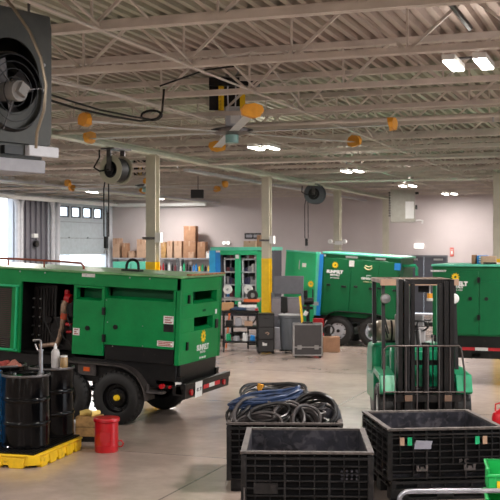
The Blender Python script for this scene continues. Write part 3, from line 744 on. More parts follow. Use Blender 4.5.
# green hose arm beside its right end
MB().tube([m2(398, 300)+Vector((0, .3, 0)), m2(399, 268)+Vector((0, .3, 0)), m2(400, 266)+Vector((0, .3, 0)), m2(413, 266)+Vector((0, .3, 0)), m2(414.5, 268)+Vector((0, .3, 0)), m2(414.5, 276)+Vector((0, .3, 0))], 0.04, 8).build('hose_arm', GREENF, mid)

# ---------------- generator at the right edge
T3 = on_plane(470, 380, 't', 1).y and 20.9
def Yat(px, t): return t/(cs+(px-250)/1080*sn)
rg = empty('trailer_generator', (*[on_plane(480, 380, 't', 20.4).x, 20.4], 0), 0, 'green trailer generator at the right edge with cardboard boxes on its roof', 'generator', 'green trailer generators')
m3 = localmap(rg, 0)
xl = m3(432.5, 300).x; xr = xl+4.3; zt = m3(470, 266).z; zb = m3(470, 336).z; DM = 1.7
q5 = lambda x0, x1, y0, y1: (m3(x0, (y0+y1)/2).x, m3(x1, (y0+y1)/2).x, m3((x0+x1)/2, y1).z, m3((x0+x1)/2, y0).z)
MB().box(xl, xr, 0, DM, zb, zt-0.01).build('enclosure', GREEN2, rg, bev=0.01)
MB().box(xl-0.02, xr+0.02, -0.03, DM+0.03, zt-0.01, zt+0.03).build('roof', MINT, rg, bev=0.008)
xs_ = [xl+0.03, m3(479, 300).x, m3(479, 300).x+1.1, m3(479, 300).x+2.2, xr-0.03]
for a, b in zip(xs_[:-1], xs_[1:]):
    dd = MB().box(a+0.008, b-0.008, -0.015, 0.0, zb+0.03, zt-0.10 if a < xs_[1] else zt-0.28).build('access_door', GREEN2, rg, bev=0.006)
    for zz in (0.35, 1.05): MB().cbox((b, -0.03, zb+zz), (0.05, 0.04, 0.10)).build('hinge', BLACKM, dd)
    MB().cyl((b-0.16 if a < xs_[1] else a+0.14, -0.03, zb+0.7), (b-0.16 if a < xs_[1] else a+0.14, -0.012, zb+0.7), 0.035, n=12).build('latch', BLACKM, dd)
MB().box(xl+0.02, xr-0.02, 0.02, DM, zb-0.21, zb).build('fuel_tank', BLACKM, rg)
MB().box(xl-0.3, xr+0.3, 0.05, DM-0.1, zb-0.42, zb-0.21).build('chassis_rail', BLACKM, rg)
mbr, mbw, mby = MB(), MB(), MB(); px_ = 463.0; k = 0
za, zb_ = m3(470, 350.5).z, m3(470, 347).z; xx = xl+0.55
while xx < xr-0.2:
    (mbw if k % 2 else (mby if k == 4 else mbr)).box(xx, xx+0.24, 0.042, 0.05, za, zb_); xx += 0.24; k += 1
t_ = mbr.build('reflective_tape', REDD, rg); mbw.build('white_band', WHITE, t_); mby.build('amber_marker', mat('amber', (0.8, 0.12, 0.01), 0.3), t_)
for a in (474, 479): q = m3(a, 357); MB().prism([(q.x-0.05, q.z+0.06), (q.x+0.05, q.z+0.06), (q.x-0.06, q.z-0.05)], 'y', 0.05, 0.1).build('mud_bracket', BLACKM, rg)
for x_ in (2.3, 3.15): wheel(rg, xl+x_, 0.0, 0.39); wheel(rg, xl+x_, DM-0.05, 0.39, far=True)
for x_ in (2.3, 3.15): MB().cyl((xl+x_, 0, 0.39), (xl+x_, DM-0.05, 0.39), 0.045).build('axle', BLACKM, rg)
MB().cyl((xl+0.3, 0.4, 0.06), (xl+0.3, 0.4, zb-0.42), 0.035).cyl((xl+0.3, 0.4, 0), (xl+0.3, 0.4, 0.06), 0.09).build('landing_leg', BLACKM, rg)
logo(rg, m3, 455.5, 277, 0.085, -0.018, 0.105, off=1)
text('WHISPERWATT', 'lettering', 0.042, WHITE, rg, (m3(438.5, 271).x, -0.018, m3(438.5, 271).z), FRONT, bold=0.003)
# ================================================================== FOREGROUND: bulk crates
def crate_body(w, d, h, z0=0.0, pitch=0.068, vp=0.125, windows=True):
    """black ribbed bulk container shell, local x 0..w, y 0..d"""
    mb = MB(); t = 0.022; o = 0.035
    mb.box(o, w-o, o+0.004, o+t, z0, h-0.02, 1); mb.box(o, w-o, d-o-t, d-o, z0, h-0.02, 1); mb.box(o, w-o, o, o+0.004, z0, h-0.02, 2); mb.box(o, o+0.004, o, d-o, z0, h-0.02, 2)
    mb.box(o+0.004, o+t, o, d-o, z0, h-0.02, 1); mb.box(w-o-t, w-o, o, d-o, z0, h-0.02, 1)
    mb.box(o, w-o, o, d-o, z0+0.02, z0+0.06, 1)
    # rim
    for (a, b, c, e) in ((0, w, 0, 0.055), (0, w, d-0.055, d), (0, 0.055, 0.055, d-0.055), (w-0.055, w, 0.055, d-0.055)):
        mb.box(a, b, c, e, h-0.022, h, 3)
    # corner posts
    for a, b in ((0, 0), (w-0.06, 0), (0, d-0.06), (w-0.06, d-0.06)):
        mb.box(a+0.005, a+0.055, b+0.005, b+0.055, z0, h-0.035)
    zs = []; z = z0+0.01
    while z < h-0.05: zs.append(z); z += pitch
    for z in zs:
        th = 0.012
        for (a, b, c, e) in ((0.01, w-0.01, 0.006, o), (0.01, w-0.01, d-o, d-0.006), (0.006, o, 0.01, d-0.01), (w-o, w-0.006, 0.01, d-0.01)):
            mb.box(a, b, c, e, z, z+th)
    zt = [h-0.075]
    for z in zt:
        for (a, b, c, e) in ((0.01, w-0.01, 0.002, o), (0.01, w-0.01, d-o, d-0.002), (0.002, o, 0.01, d-0.01), (w-o, w-0.002, 0.01, d-0.01)):
            mb.box(a, b, c, e, z, z+0.02)
    n = max(2, int(w/vp)); k = 0
    for i in range(1, n):
        x = w*i/n; wd = 0.02 if i % 3 == 0 else 0.010
        a_, b_ = z0, h-0.035
        if i % 3 and i % 2: a_ = z0+(h-z0)*0.3
        mb.box(x-wd/2, x+wd/2, 0.008, o, a_, b_); mb.box(x-wd/2, x+wd/2, d-o, d-0.008, a_, b_)
    n = max(2, int(d/(vp*1.9)))
    for i in range(1, n):
        y = d*i/n; mb.box(0.004, o, y-0.012, y+0.012, z0, h-0.035); mb.box(w-o, w-0.004, y-0.012, y+0.012, z0, h-0.035)
    return mb
def crate(px, Y, vx, w, d, h, label, base=0.0):
    p = P(px, Y); r = empty('bulk_crate', (p[0], p[1], 0), yaw(vx), label, 'crate', 'black ribbed bulk crates')
    crate_body(w, d, h, 0.12 if not base else base).build('body', [BLACKP, BLACKIN, BLACKS, DUSTY], r, bev=0.003)
    mb = MB(); zt = 0.12 if not base else base
    if base:
        crate_body(w-0.1, d-0.1, base+0.02, 0.1, 0.075, 0.14).build('folded_base', [BLACKP, BLACKIN, BLACKS, DUSTY], r, (0.05, 0.05, 0), bev=0.003)
        zt = 0.1
    for a in (0.05, w/2-0.09, w-0.23):
        for b in (0.05, d/2-0.09, d-0.23): mb.box(a, a+0.18, b, b+0.18, 0, zt+0.01)
    mb.box(0.05, w-0.05, 0.05, 0.15, 0, 0.03).box(0.05, w-0.05, d-0.15, d-0.05, 0, 0.03)
    mb.build('skid_base', BLACKP, r)
    return r
cr1 = crate(240.3, 9.8, 294, 1.21, 1.33, 0.745, 'empty black ribbed bulk crate in front of the crate of cables')
# perforated dots and cast texture on its front
mb = MB()
for i in range(4):
    for j in range(3): mb.cyl((0.92+0.045*i, 0.0, 0.50+0.035*j), (0.92+0.045*i, 0.03, 0.50+0.035*j), 0.010, n=8)
mb.build('vent_dots', BLACKIN, cr1)
MB().box(0.12, 0.34, 0.0, 0.012, 0.36, 0.46).build('logo_plate', BLACKP, cr1)
MB().box(0.03, 0.045, -0.03, 0.0, 0.30, 0.42).build('latch', STEELD, cr1)
cr2 = crate(226.0, 11.45, 280, 1.24, 1.25, 0.735, 'black ribbed bulk crate heaped full of coiled cables')
cr3 = crate(387.5, 11.0, 132, 1.24, 1.24, 0.745, 'empty black bulk crate with green and white tags, in front of the forklift', base=0.22)
for x_, m_ in ((0.13, CARDL), (0.21, GREENL), (0.92, GREENL), (1.00, CARDL)):
    MB().box(x_, x_+0.045, -0.006, 0.012, 0.575, 0.655).build('corner_tag', m_, cr3)
MB().prism([(0.28, 0.575), (0.30, 0.625), (0.47, 0.615), (0.455, 0.57)], 'y', -0.006, 0.004).box(0.28, 0.455, -0.004, 0.006, 0.535, 0.575).build('route_card', mat('pale_plastic', (0.30, 0.30, 0.36), 0.3), cr3)
for x_ in (0.36, 0.86):
    MB().box(x_-0.06, x_+0.06, -0.012, 0.01, 0.31, 0.335).box(x_-0.06, x_-0.035, -0.014, 0.01, 0.335, 0.37).box(x_+0.035, x_+0.06, -0.014, 0.01, 0.335, 0.37).box(x_-0.02, x_+0.02, -0.012, 0.01, 0.335, 0.355).build('latch', STEELD, cr3)
text('P C', 'lettering', 0.07, STEELD, cr3, (0.8, -0.004, 0.40), FRONT)

# ---- cable coils heaped in the second crate
def coil(name, c, u, v, ru, rv, turns, r, m_, label, cat='cable', jit=0.03, spread=0.10, seed=1, tie=None, squash=0.0):
    rnd = random.Random(seed); u = Vector(u).normalized(); v = Vector(v); v = (v-u*v.dot(u)).normalized(); w_ = u.cross(v)
    pts = []; n = 26; ju = jv = jw = 0
    phs = [rnd.uniform(0, 6) for _ in range(4)]
    for k in range(turns*n+1):
        a = 2*PI*k/n; T = k/n
        s_ = 1 + jit*math.sin(T*2.3+phs[0]) + jit*math.sin(T*5.1+phs[1])
        off = spread*(math.sin(T*1.7+phs[2])*0.5 + math.sin(T*0.9+phs[3])*0.5)
        fx = math.copysign(abs(math.cos(a))**(1-squash*0.4), math.cos(a)); fy = math.sin(a)
        pts.append(Vector(c)+u*(ru*s_*fx)+v*(rv*s_*fy + 0.3*off)+w_*(off + 0.02*math.sin(3*a+T)))
    mb = MB().tube(pts, r, 7)
    o = mb.build(name, m_)
    tag(o, label, cat, 'cable coils heaped in the black crate')
    if tie is not None:
        q = pts[int(tie*n)]
        MB().cbox(q-Vector(c), (0.06, 0.09, 0.10), Matrix.Rotation(0.3, 3, 'Y')).build('tape_tie', ORG, o, Vector(c)).parent = o
    return o
RZ = yaw(280); M2 = Matrix.Rotation(RZ, 3, 'Z'); O2 = Vector(cr2.location)
C2 = lambda x, y, z: O2 + M2 @ Vector((x, y, z))
V2 = lambda x, y, z: M2 @ Vector((x, y, z))
coil('cable_coil', C2(0.52, 0.62, 0.34), V2(1, 0, 0), V2(0, 1, 0.05), 0.48, 0.46, 9, 0.019, RUBBER2, 'black cable coil at the bottom of the heap, mostly hidden', seed=2, spread=0.16)
coil('cable_coil', C2(0.70, 0.60, 0.56), V2(1, 0.1, 0), V2(0, 1, 0.1), 0.44, 0.42, 9, 0.019, RUBBER2, 'black cable coil in the middle layer under the blue cable', seed=3, spread=0.16)
coil('cable_coil', C2(0.28, 0.30, 0.70), V2(0.9, 0.4, 0), V2(-0.3, 0.5, 1), 0.24, 0.20, 9, 0.018, HOSEG, 'grey black cable coil at the left corner under the blue cable', seed=4, spread=0.14)
coil('cable_coil', C2(0.50, 0.70, 0.90), V2(1, 0.15, 0.04), V2(-0.1, 1, 0.45), 0.36, 0.20, 8, 0.018, RUBBER2, 'long black cable coil on top at the back, tied with orange tape', seed=6, spread=0.09, tie=0.32)
coil('cable_coil', C2(0.42, 0.42, 0.93), V2(1, 0.30, 0.17), V2(-0.1, 1, 0.30), 0.40, 0.075, 8, 0.019, HOSEB, 'dark blue cable coil pulled into a long bundle on top', seed=7, spread=0.05)
coil('cable_coil', C2(0.66, 0.24, 0.72), V2(1, 0.1, 0), V2(0, 0.45, 0.9), 0.17, 0.165, 8, 0.017, HOSEG, 'small round cable coil standing at the front in the middle', seed=8, spread=0.08)
coil('cable_coil', C2(0.97, 0.38, 0.76), V2(0.85, -0.3, -0.1), V2(0.1, 0.3, 1), 0.25, 0.20, 12, 0.018, RUBBER2, 'thick arching cable coil at the crate corner away from the blue one', seed=9, spread=0.17)
coil('cable_coil', C2(0.36, 0.16, 0.66), V2(1, -0.1, 0.1), V2(0, 0.5, 0.8), 0.24, 0.12, 7, 0.016, HOSEG, 'flat brown grey cable coil drooping over the front rim', seed=11, spread=0.08)

coil('cable_coil', C2(0.45, 0.26, 0.74), V2(1, 0.2, 0.15), V2(0, 0.5, 0.8), 0.22, 0.10, 7, 0.017, RUBBER2, 'black cable coil half under the blue bundle near the front rim', seed=21, spread=0.12)
coil('cable_coil', C2(0.16, 0.42, 0.76), V2(0.5, 0.8, 0.1), V2(0.2, -0.1, 1), 0.20, 0.12, 7, 0.018, RUBBER2, 'dark cable coil poking out over the left rim of the crate', seed=23, spread=0.10)
coil('cable_coil', C2(0.80, 0.62, 0.86), V2(1, -0.2, -0.12), V2(0.1, 1, 0.5), 0.28, 0.13, 6, 0.018, HOSEG, 'grey brown cable coil behind the small round coil', seed=25, spread=0.10)
coil('cable_coil', C2(0.84, 0.24, 0.70), V2(0.9, 0.3, 0), V2(-0.2, 0.4, 0.9), 0.15, 0.15, 7, 0.016, HOSEG, 'fine grey cable coil between the small round coil and the thick arch', seed=27, spread=0.10)
# ---- cart handle and green bins at the lower right
p = P(455, 8.1)
kt = empty('platform_cart', (p[0], p[1], 0), yaw(215), 'platform cart with a bent galvanised push handle, nearest the camera', 'cart')
pts = [(-0.42, 0, 0.16), (-0.42, 0, 0.70)]+[(-0.42+0.07*(1-math.cos(a)), 0, 0.70+0.07*math.sin(a)) for a in (0.4, 0.8, 1.2, PI/2)]+[(0.35, 0, 0.77)]+[(0.35+0.07*math.sin(a), 0, 0.70+0.07*math.cos(a)) for a in (0.4, 0.8, 1.2, PI/2)]+[(0.42, 0, 0.16)]
MB().tube(pts, 0.018, 12).build('push_handle', TUBEG, kt)
MB().box(-0.45, 0.45, -0.9, 0.02, 0.14, 0.17).build('deck', GREYP, kt, bev=0.005)
for a in (-0.36, 0.36):
    for b in (-0.8, -0.08): MB().cyl((a-0.02, b, 0.05), (a+0.02, b, 0.05), 0.05).box(a-0.03, a+0.03, b-0.02, b+0.02, 0.09, 0.14).build('caster', RUBBER, kt)
def green_bin(px, Y, z, label, vx):
    p = P(px, Y); r = empty('plastic_bin', (p[0], p[1], z), yaw(vx), label, 'bin', 'green plastic bins stacked by the crate')
    mb = MB(); w_, d_, h_ = 0.5, 0.38, 0.2; t = 0.012
    mb.box(0, w_, 0, d_, 0, t); mb.box(0, t, 0, d_, 0, h_); mb.box(w_-t, w_, 0, d_, 0, h_); mb.box(0, w_, 0, t, 0, h_*0.75); mb.box(0, w_, d_-t, d_, 0, h_)
    mb.box(-0.012, w_+0.012, d_-t, d_+0.012, h_-0.02, h_).box(-0.012, t, -0.01, d_, h_-0.02, h_).box(w_-t, w_+0.012, -0.01, d_, h_-0.02, h_).box(-0.012, w_+0.012, -0.015, 0.0, h_*0.75-0.02, h_*0.75)
    for k in range(5): mb.box(0.05+0.09*k, 0.062+0.09*k, -0.01, 0, 0, h_*0.7)
    mb.build('body', mat('bin_green', (0.01, 0.42, 0.09), 0.4), r, bev=0.003)
    MB().box(0.07, 0.11, -0.014, -0.011, 0.04, 0.10).build('sticker', YELP, r)
    return r
green_bin(488.0, 8.6, 0.64, 'upper green plastic bin with a yellow mark, stacked on another', 420)
green_bin(487.5, 8.45, 0.435, 'lower green plastic bin under the other, beside the cart handle', 420)
p = P(487, 8.6); st = empty('bin_stand', (p[0], p[1], 0), yaw(420), 'low black stand carrying the green bins', 'stand')
MB().box(-0.01, 0.55, -0.05, 0.42, 0.40, 0.43).build('shelf', BLACKM, st)
for a in (0.0, 0.5):
    for b in (-0.04, 0.37): MB().box(a, a+0.04, b, b+0.04, 0, 0.40).build('leg', BLACKM, st)
p = P(503, 14.6)
o = empty('safety_can', (p[0], p[1], 0), 0, 'red round can standing beyond the crate at the right edge', 'can', 'red metal cans')
MB().lathe([(0, 0), (0.14, 0), (0.15, 0.02), (0.15, 0.30), (0.13, 0.36), (0.04, 0.42), (0.04, 0.46), (0, 0.46)], n=24).build('body', RED, o)
MB().tube([(-0.1, 0, 0.38), (-0.1, 0, 0.47), (0, 0, 0.5), (0.1, 0, 0.47), (0.1, 0, 0.38)], 0.012, 8).build('handle', RED, o)

# ================================================================== drums on the yellow spill pallet
ry_ = yaw(530)
p = P(36, 12.62); sp = empty('spill_pallet', (p[0], p[1], 0), ry_, 'yellow spill pallet with black grating under the drums', 'pallet')
W_, D_ = 1.55, 1.42
mb = MB()
poly = [(-W_, 0.0), (-0.10, 0.0), (0.0, 0.10), (0.0, D_-0.1), (-0.1, D_), (-W_, D_)]
mb.prism(poly, 'z', 0.03, 0.15)
def feet(u0, u1, k0, axis):
    n = 5
    for k in range(n):
        a = u0+(u1-u0)*(k+0.14)/n; b = u0+(u1-u0)*(k+0.78)/n
        pr = [(a, 0.0), (b, 0.0), (b+0.03, 0.12), (a-0.03, 0.12)]
        if axis == 'y': mb.prism(pr, 'y', -0.014, 0.06)
        else: mb.prism(pr, 'x', -0.06, 0.014)
feet(-W_+0.02, -0.10, 0, 'y'); feet(0.10, D_-0.1, 0, 'x')
mb.box(-W_, -0.1, -0.02, 0.03, 0.135, 0.16); mb.box(-0.03, 0.02, 0.1, D_-0.1, 0.135, 0.16)
mb.build('sump', YEL, sp, bev=0.008)
g = MB(); x = -W_+0.05
while x < -0.07: g.box(x, x+0.012, 0.05, D_-0.05, 0.150, 0.172); x += 0.055
y = 0.05
while y < D_-0.04: g.box(-W_+0.05, -0.05, y, y+0.012, 0.152, 0.174); y += 0.055
g.build('grating', BLACKM, sp)
def drum(px, Y, m_, label, name='oil_drum'):
    p = P(px, Y); r = empty(name, (p[0], p[1], 0.174), 0, label, 'drum', 'steel drums on the yellow pallet')
    R0 = 0.286; prof = [(0, 0.012), (0.27, 0.012), (0.272, 0), (0.292, 0), (0.294, 0.015), (R0, 0.025)]
    for zc in (0.29, 0.58):
        prof += [(R0, zc-0.03), (R0+0.006, zc-0.022), (R0+0.012, zc), (R0+0.006, zc+0.022), (R0, zc+0.03)]
    for zc in (0.315, 0.335, 0.605, 0.625): pass
    prof += [(R0, 0.845), (0.292, 0.855), (0.294, 0.875), (0.286, 0.88), (0.276, 0.872), (0.274, 0.86), (0, 0.86)]
    prof.sort(key=lambda q: 0) 
    b_ = MB().lathe(prof, n=56).build('shell', m_, r)
    MB().lathe([(0.2935, 0.852), (0.298, 0.858), (0.2985, 0.872), (0.294, 0.882), (0.285, 0.884)], n=56).build('rim', STEELD, r)
    MB().cyl((0.18, 0.02, 0.86), (0.18, 0.02, 0.875), 0.035, n=14).build('bung', STEEL, r)
    MB().cyl((-0.19, 0.05, 0.86), (-0.19, 0.05, 0.87), 0.02, n=12).build('bung', STEEL, r)
    return r
dr1 = drum(26, 13.22, BLACKG, 'glossy black drum at the front with a tall hand pump on it')
dr2 = drum(51.5, 14.0, BLACKG, 'glossy black drum carrying a white bottle, jar and hand pump base')
dr3 = drum(4, 14.3, BLACKG, 'black drum at the back of the pallet covered with red rags')
dr4 = drum(-22, 13.45, BLUE, 'blue drum cut by the photo edge beside the black ones')
DT = 0.174+0.86
# hand pump: on the front drum
pa_ = P(41, 13.35)
hp = empty('drum_pump', (pa_[0], pa_[1], DT), TH, 'chrome hand pump standing upright on the front drum', 'pump')
MB().cyl((0, 0, 0), (0, 0, 0.28), 0.026, n=16).cyl((0, 0, 0.28), (0, 0, 0.30), 0.034, n=16).cyl((0, 0, 0.30), (0, 0, 0.40), 0.014, n=12).cyl((0, 0, -0.0), (0, 0, 0.025), 0.04, n=16).build('barrel', STEEL, hp)
MB().tube([(0, 0, 0.40), (-0.02, 0, 0.42), (-0.10, 0, 0.41)], 0.015, 8).build('pump_handle', STEEL, hp)
MB().tube([(0, 0, 0.27), (-0.04, 0, 0.29), (-0.06, 0, 0.33), (-0.07, 0, 0.37)], 0.010, 8).build('spout', STEEL, hp)
pa_ = P(55.5, 14.0)
bt = empty('squeeze_bottle', (pa_[0], pa_[1], DT), 0, 'tall translucent white bottle with a pointed cap on the second drum', 'bottle')
MB().lathe([(0, 0), (0.05, 0), (0.055, 0.02), (0.055, 0.20), (0.045, 0.23), (0.02, 0.25), (0, 0.25)], n=20).build('body', CLEAR, bt)
MB().lathe([(0.022, 0.245), (0.022, 0.27), (0.006, 0.32), (0, 0.32)], n=14).build('cap', WHITE, bt)
pa_ = P(64, 13.95)
jr = empty('jar', (pa_[0], pa_[1], DT), 0, 'small amber jar beside the white bottle', 'jar')
MB().lathe([(0, 0), (0.048, 0), (0.05, 0.01), (0.05, 0.13), (0.042, 0.145), (0, 0.145)], n=20).build('body', mat('amber_jar', (0.35, 0.22, 0.10), 0.2), jr)
MB().lathe([(0.045, 0.145), (0.045, 0.165), (0, 0.165)], n=18).build('lid', WHITE, jr)
def rag(px, Y, s, m_, label, seed):
    rnd = random.Random(seed); n = 12; v = []; f = []
    for i in range(n+1):
        for j in range(n+1):
            u, w_ = i/n-0.5, j/n-0.5; e = max(0, 1-(2*max(abs(u), abs(w_)))**3)
            z = (0.035+0.03*math.sin(9*u+seed)*math.cos(8*w_+seed*2)+0.015*math.sin(23*u*w_+seed)+rnd.uniform(0, 0.008))*e+0.004
            v.append((s*u*(1+0.25*math.sin(6*w_+seed)), s*0.7*w_*(1+0.25*math.cos(5*u)), z))
    for i in range(n):
        for j in range(n): a = i*(n+1)+j; f.append((a, a+1, a+n+2, a+n+1))
    p = P(px, Y); o = MB().add(v, f).build('shop_rag', m_, None, (p[0], p[1], DT+0.001), (0, 0, seed))
    md = o.modifiers.new('t', 'SOLIDIFY'); md.thickness = 0.006; md.offset = 1
    return tag(o, label, 'rag', 'rags on the back drum')
rag(3, 14.25, 0.24, mat('red_rag', (0.30, 0.05, 0.04), 0.9, var=0.3, scale=14), 'crumpled dark red rag on the back drum', 1.3)
rag(14, 14.2, 0.22, mat('pink_rag', (0.40, 0.15, 0.11), 0.9, var=0.3, scale=14), 'pinkish rag beside the dark red one on the back drum', 2.6)
# red oily-waste can
pa_ = P(106.5, 13.75)
rc = empty('waste_can', (pa_[0], pa_[1], 0), yaw(250), 'round red oily waste can with a foot pedal on the floor', 'can', 'red metal cans')
MB().lathe([(0, 0.01), (0.135, 0.01), (0.135, 0), (0.145, 0), (0.15, 0.015), (0.15, 0.08), (0.154, 0.085), (0.15, 0.09), (0.15, 0.375), (0.154, 0.38), (0.15, 0.385), (0.0, 0.385)], n=40).build('body', RED, rc)
MB().lathe([(0.152, 0.385), (0.168, 0.388), (0.17, 0.42), (0.163, 0.432), (0, 0.436)], n=40).build('lid', RED, rc, label='round red lid')
MB().tube([(0.15, 0, 0.06), (0.20, -0.03, 0.07), (0.22, -0.04, 0.11), (0.19, -0.02, 0.14), (0.15, 0, 0.13)], 0.010, 8).build('foot_pedal', RED, rc)
MB().box(-0.05, 0.05, 0.15, 0.18, 0.36, 0.42).build('hinge', STEEL, rc)
MB().box(-0.06, 0.06, -0.157, -0.152, 0.15, 0.26).build('label_plate', mat('dark_red', (0.42, 0.01, 0.015), 0.4), rc)
# box with yellow absorbent socks
pa_ = P(89, 14.55)
bx_ = empty('wooden_box', (pa_[0], pa_[1], 0), yaw(330), 'small tan wooden box on a dark base between drums and red can', 'box')
MB().box(-0.15, 0.17, -0.15, 0.15, 0.07, 0.33).build('body', WOOD, bx_, bev=0.005)
MB().box(-0.14, 0.16, -0.14, 0.14, 0, 0.07).build('base', BLACKM, bx_)
MB().box(-0.152, 0.172, -0.153, -0.149, 0.195, 0.2).build('seam', BLACKM, bx_)
ys = MB()
o = MB().tube([(-0.12, -0.02, 0.36), (-0.02, 0.0, 0.375), (0.05, -0.06, 0.365), (0.13, 0.05, 0.37)], [0.035, 0.045, 0.04, 0.03], 10).build('absorbent_sock', mat('pale_yellow_cloth', (0.72, 0.52, 0.16), 0.8), None, (pa_[0], pa_[1], 0.0), (0, 0, yaw(330)))
tag(o, 'lumpy yellow absorbent sock lying on the tan wooden box', 'absorbent sock')
pb_ = P(77, 14.25)
o = MB().tube([(-0.07, 0, 0.06), (-0.06, 0, 0.30), (-0.03, 0, 0.38), (0.0, 0.0, 0.24), (0.03, 0, 0.22), (0.07, 0, 0.38), (0.09, 0, 0.36)], [0.05, 0.03, 0.028, 0.03, 0.03, 0.026, 0.02], 10).build('folded_sock', mat('pale_yellow_cloth', (0.72, 0.52, 0.16), 0.8), None, (pb_[0], pb_[1]+0.35, 0.0), (0, 0, TH))
tag(o, 'folded yellow cloth strip bent in a zigzag beside the drums', 'cloth')

# ================================================================== forklift
p = P(250+2.43/15.3*1080, 15.3)
fk = empty('forklift', (p[0], p[1], 0), TH, 'green forklift with black mast and propane tank facing the camera', 'forklift')
def ftire(x, y, R_, wd, m_=RUBBER):
    t = MB().lathe([(R_*0.55, -wd/2+0.01), (R_*0.6, -wd/2), (R_*0.93, -wd/2), (R_, -wd/2+0.03), (R_, wd/2-0.03), (R_*0.93, wd/2), (R_*0.6, wd/2), (R_*0.55, wd/2-0.01)], axis='X', n=36)
    for k in range(22):
        a = 2*PI*k/22
        t.cbox((-wd/4+0.005, math.cos(a)*R_, math.sin(a)*R_), (wd/2-0.03, 0.028, 0.03), Matrix.Rotation(a, 3, 'X'))
        a += PI/22
        t.cbox((wd/4-0.005, math.cos(a)*R_, math.sin(a)*R_), (wd/2-0.03, 0.028, 0.03), Matrix.Rotation(a, 3, 'X'))
    t = t.build('tyre', m_, fk, (x, y, R_+0.012))
    MB().lathe([(0.0, -wd/2+0.05), (R_*0.2, -wd/2+0.05), (R_*0.25, -wd/2+0.07), (R_*0.56, -wd/2+0.02), (R_*0.56, wd/2-0.02), (R_*0.25, wd/2-0.07), (0, wd/2-0.05)], axis='X', n=28).build('rim', WHITE, t)
for s_ in (-1, 1): ftire(0.53*s_, 0.0, 0.33, 0.23)
for s_ in (-1, 1): ftire(0.45*s_, 1.45, 0.27, 0.18)
# chassis and counterweight
MB().box(-0.40, 0.40, -0.05, 1.6, 0.15, 0.62).build('chassis', BLACKM, fk, bev=0.02)
cw = [(1.25, 0.32), (1.95, 0.30), (2.05, 0.45), (2.02, 0.95), (1.85, 1.10), (1.25, 1.12)]
MB().prism(cw, 'x', -0.56, 0.56).build('counterweight', GREENF, fk, bev=0.05)
for s_ in (-1, 1):
    x0_, x1_ = (-0.64, -0.42) if s_ < 0 else (0.42, 0.64)
    fpts = [(-0.36, 0.70), (-0.30, 0.78), (0.35, 0.80), (0.55, 0.62), (1.2, 0.58), (1.3, 1.05), (0.5, 0.98), (0.35, 0.88), (-0.30, 0.86), (-0.40, 0.76)]
    MB().prism([(0.36, 0.36), (1.25, 0.36), (1.25, 0.72), (0.62, 0.72), (0.36, 0.86)], 'x', x0_, x1_).build('side_panel', GREENF, fk, bev=0.015)
    MB().prism([(-0.36, 0.56), (-0.30, 0.74), (0.36, 0.78), (0.36, 0.87), (-0.34, 0.83), (-0.44, 0.60)], 'x', x0_, x1_).build('fender', GREENF, fk, bev=0.01)
    MB().box(x0_+0.02, x1_-0.02, 0.4, 0.9, 0.2, 0.36).build('step', BLACKM, fk)
MB().prism([(0.65, 0.62), (1.35, 0.62), (1.35, 1.02), (0.65, 1.00)], 'x', -0.42, 0.42).build('engine_hood', GREENF, fk, bev=0.02)
MB().prism([(0.05, 0.60), (0.20, 0.60), (0.30, 1.12), (0.20, 1.16), (0.10, 1.12)], 'x', -0.42, 0.42).build('dash_cowl', GREENF, fk, bev=0.015)
# seat
se = MB().box(-0.24, 0.24, 0.66, 1.12, 1.0, 1.12).build('seat', BLACKM, fk, bev=0.03)
MB().prism([(1.02, 1.10), (1.14, 1.10), (1.24, 1.58), (1.14, 1.58)], 'x', -0.22, 0.22).build('seat_back', mat('worn_grey_vinyl', (0.20, 0.19, 0.19), 0.55), se, bev=0.03)
# steering
stc = MB().cyl((0, 0.22, 1.08), (0, 0.42, 1.38), 0.03).build('steering_column', BLACKM, fk)
q = Vector((0, 0.46, 1.44)); ax_ = Vector((0, 0.55, 0.83)).normalized(); uu = Vector((1, 0, 0)); vv = ax_.cross(uu)
MB().tube([q+uu*0.17*math.cos(a)+vv*0.17*math.sin(a) for a in [2*PI*k/24 for k in range(24)]], 0.014, 8, closed=True).bar(q-uu*0.17, q+uu*0.17, 0.02, 0.01).bar(q-vv*0.17, q, 0.02, 0.01).cyl(q-ax_*0.05, q+ax_*0.01, 0.03).build('steering_wheel', BLACKM, stc)
for k in range(3): MB().tube([(0.2+0.05*k, 0.25, 1.1), (0.2+0.05*k, 0.3, 1.3)], 0.007, 6).cyl((0.2+0.05*k, 0.3, 1.29), (0.2+0.05*k, 0.31, 1.33), 0.014).build('lever', BLACKM, fk)
# grey tank / filter cluster seen between the mast rails
MB().box(-0.13, 0.15, 0.55, 0.68, 1.0, 1.42).cyl((0.0, 0.5, 1.15), (0.0, 0.5, 1.40), 0.07).build('seat_pod', mat('pod_grey', (0.32, 0.30, 0.30), 0.5), fk, bev=0.03)
# overhead guard
for s_ in (-1, 1):
    MB().bar((s_*0.52, 0.12, 0.80), (s_*0.51, 0.28, 2.08), 0.05, 0.05).build('front_leg', BLACKM, fk)
    MB().bar((s_*0.50, 1.45, 1.0), (s_*0.50, 1.50, 2.08), 0.06, 0.07).build('rear_leg', BLACKM if s_ < 0 else GREENF, fk)
og = MB()
og.box(-0.54, 0.54, 0.20, 0.27, 2.07, 2.13).box(-0.54, 0.54, 1.48, 1.55, 2.07, 2.13).box(-0.54, -0.48, 0.27, 1.48, 2.07, 2.13).box(0.48, 0.54, 0.27, 1.48, 2.07, 2.13)
for k in range(9): og.box(-0.43+0.1*k, -0.40+0.1*k, 0.27, 1.48, 2.085, 2.12)
og.build('overhead_guard', mat('guard_tan', (0.34, 0.25, 0.19), 0.6, var=0.3), fk, bev=0.006)
MB().box(-0.56, 0.56, 0.16, 0.20, 2.05, 2.14).build('guard_front_bar', CARDL, fk)
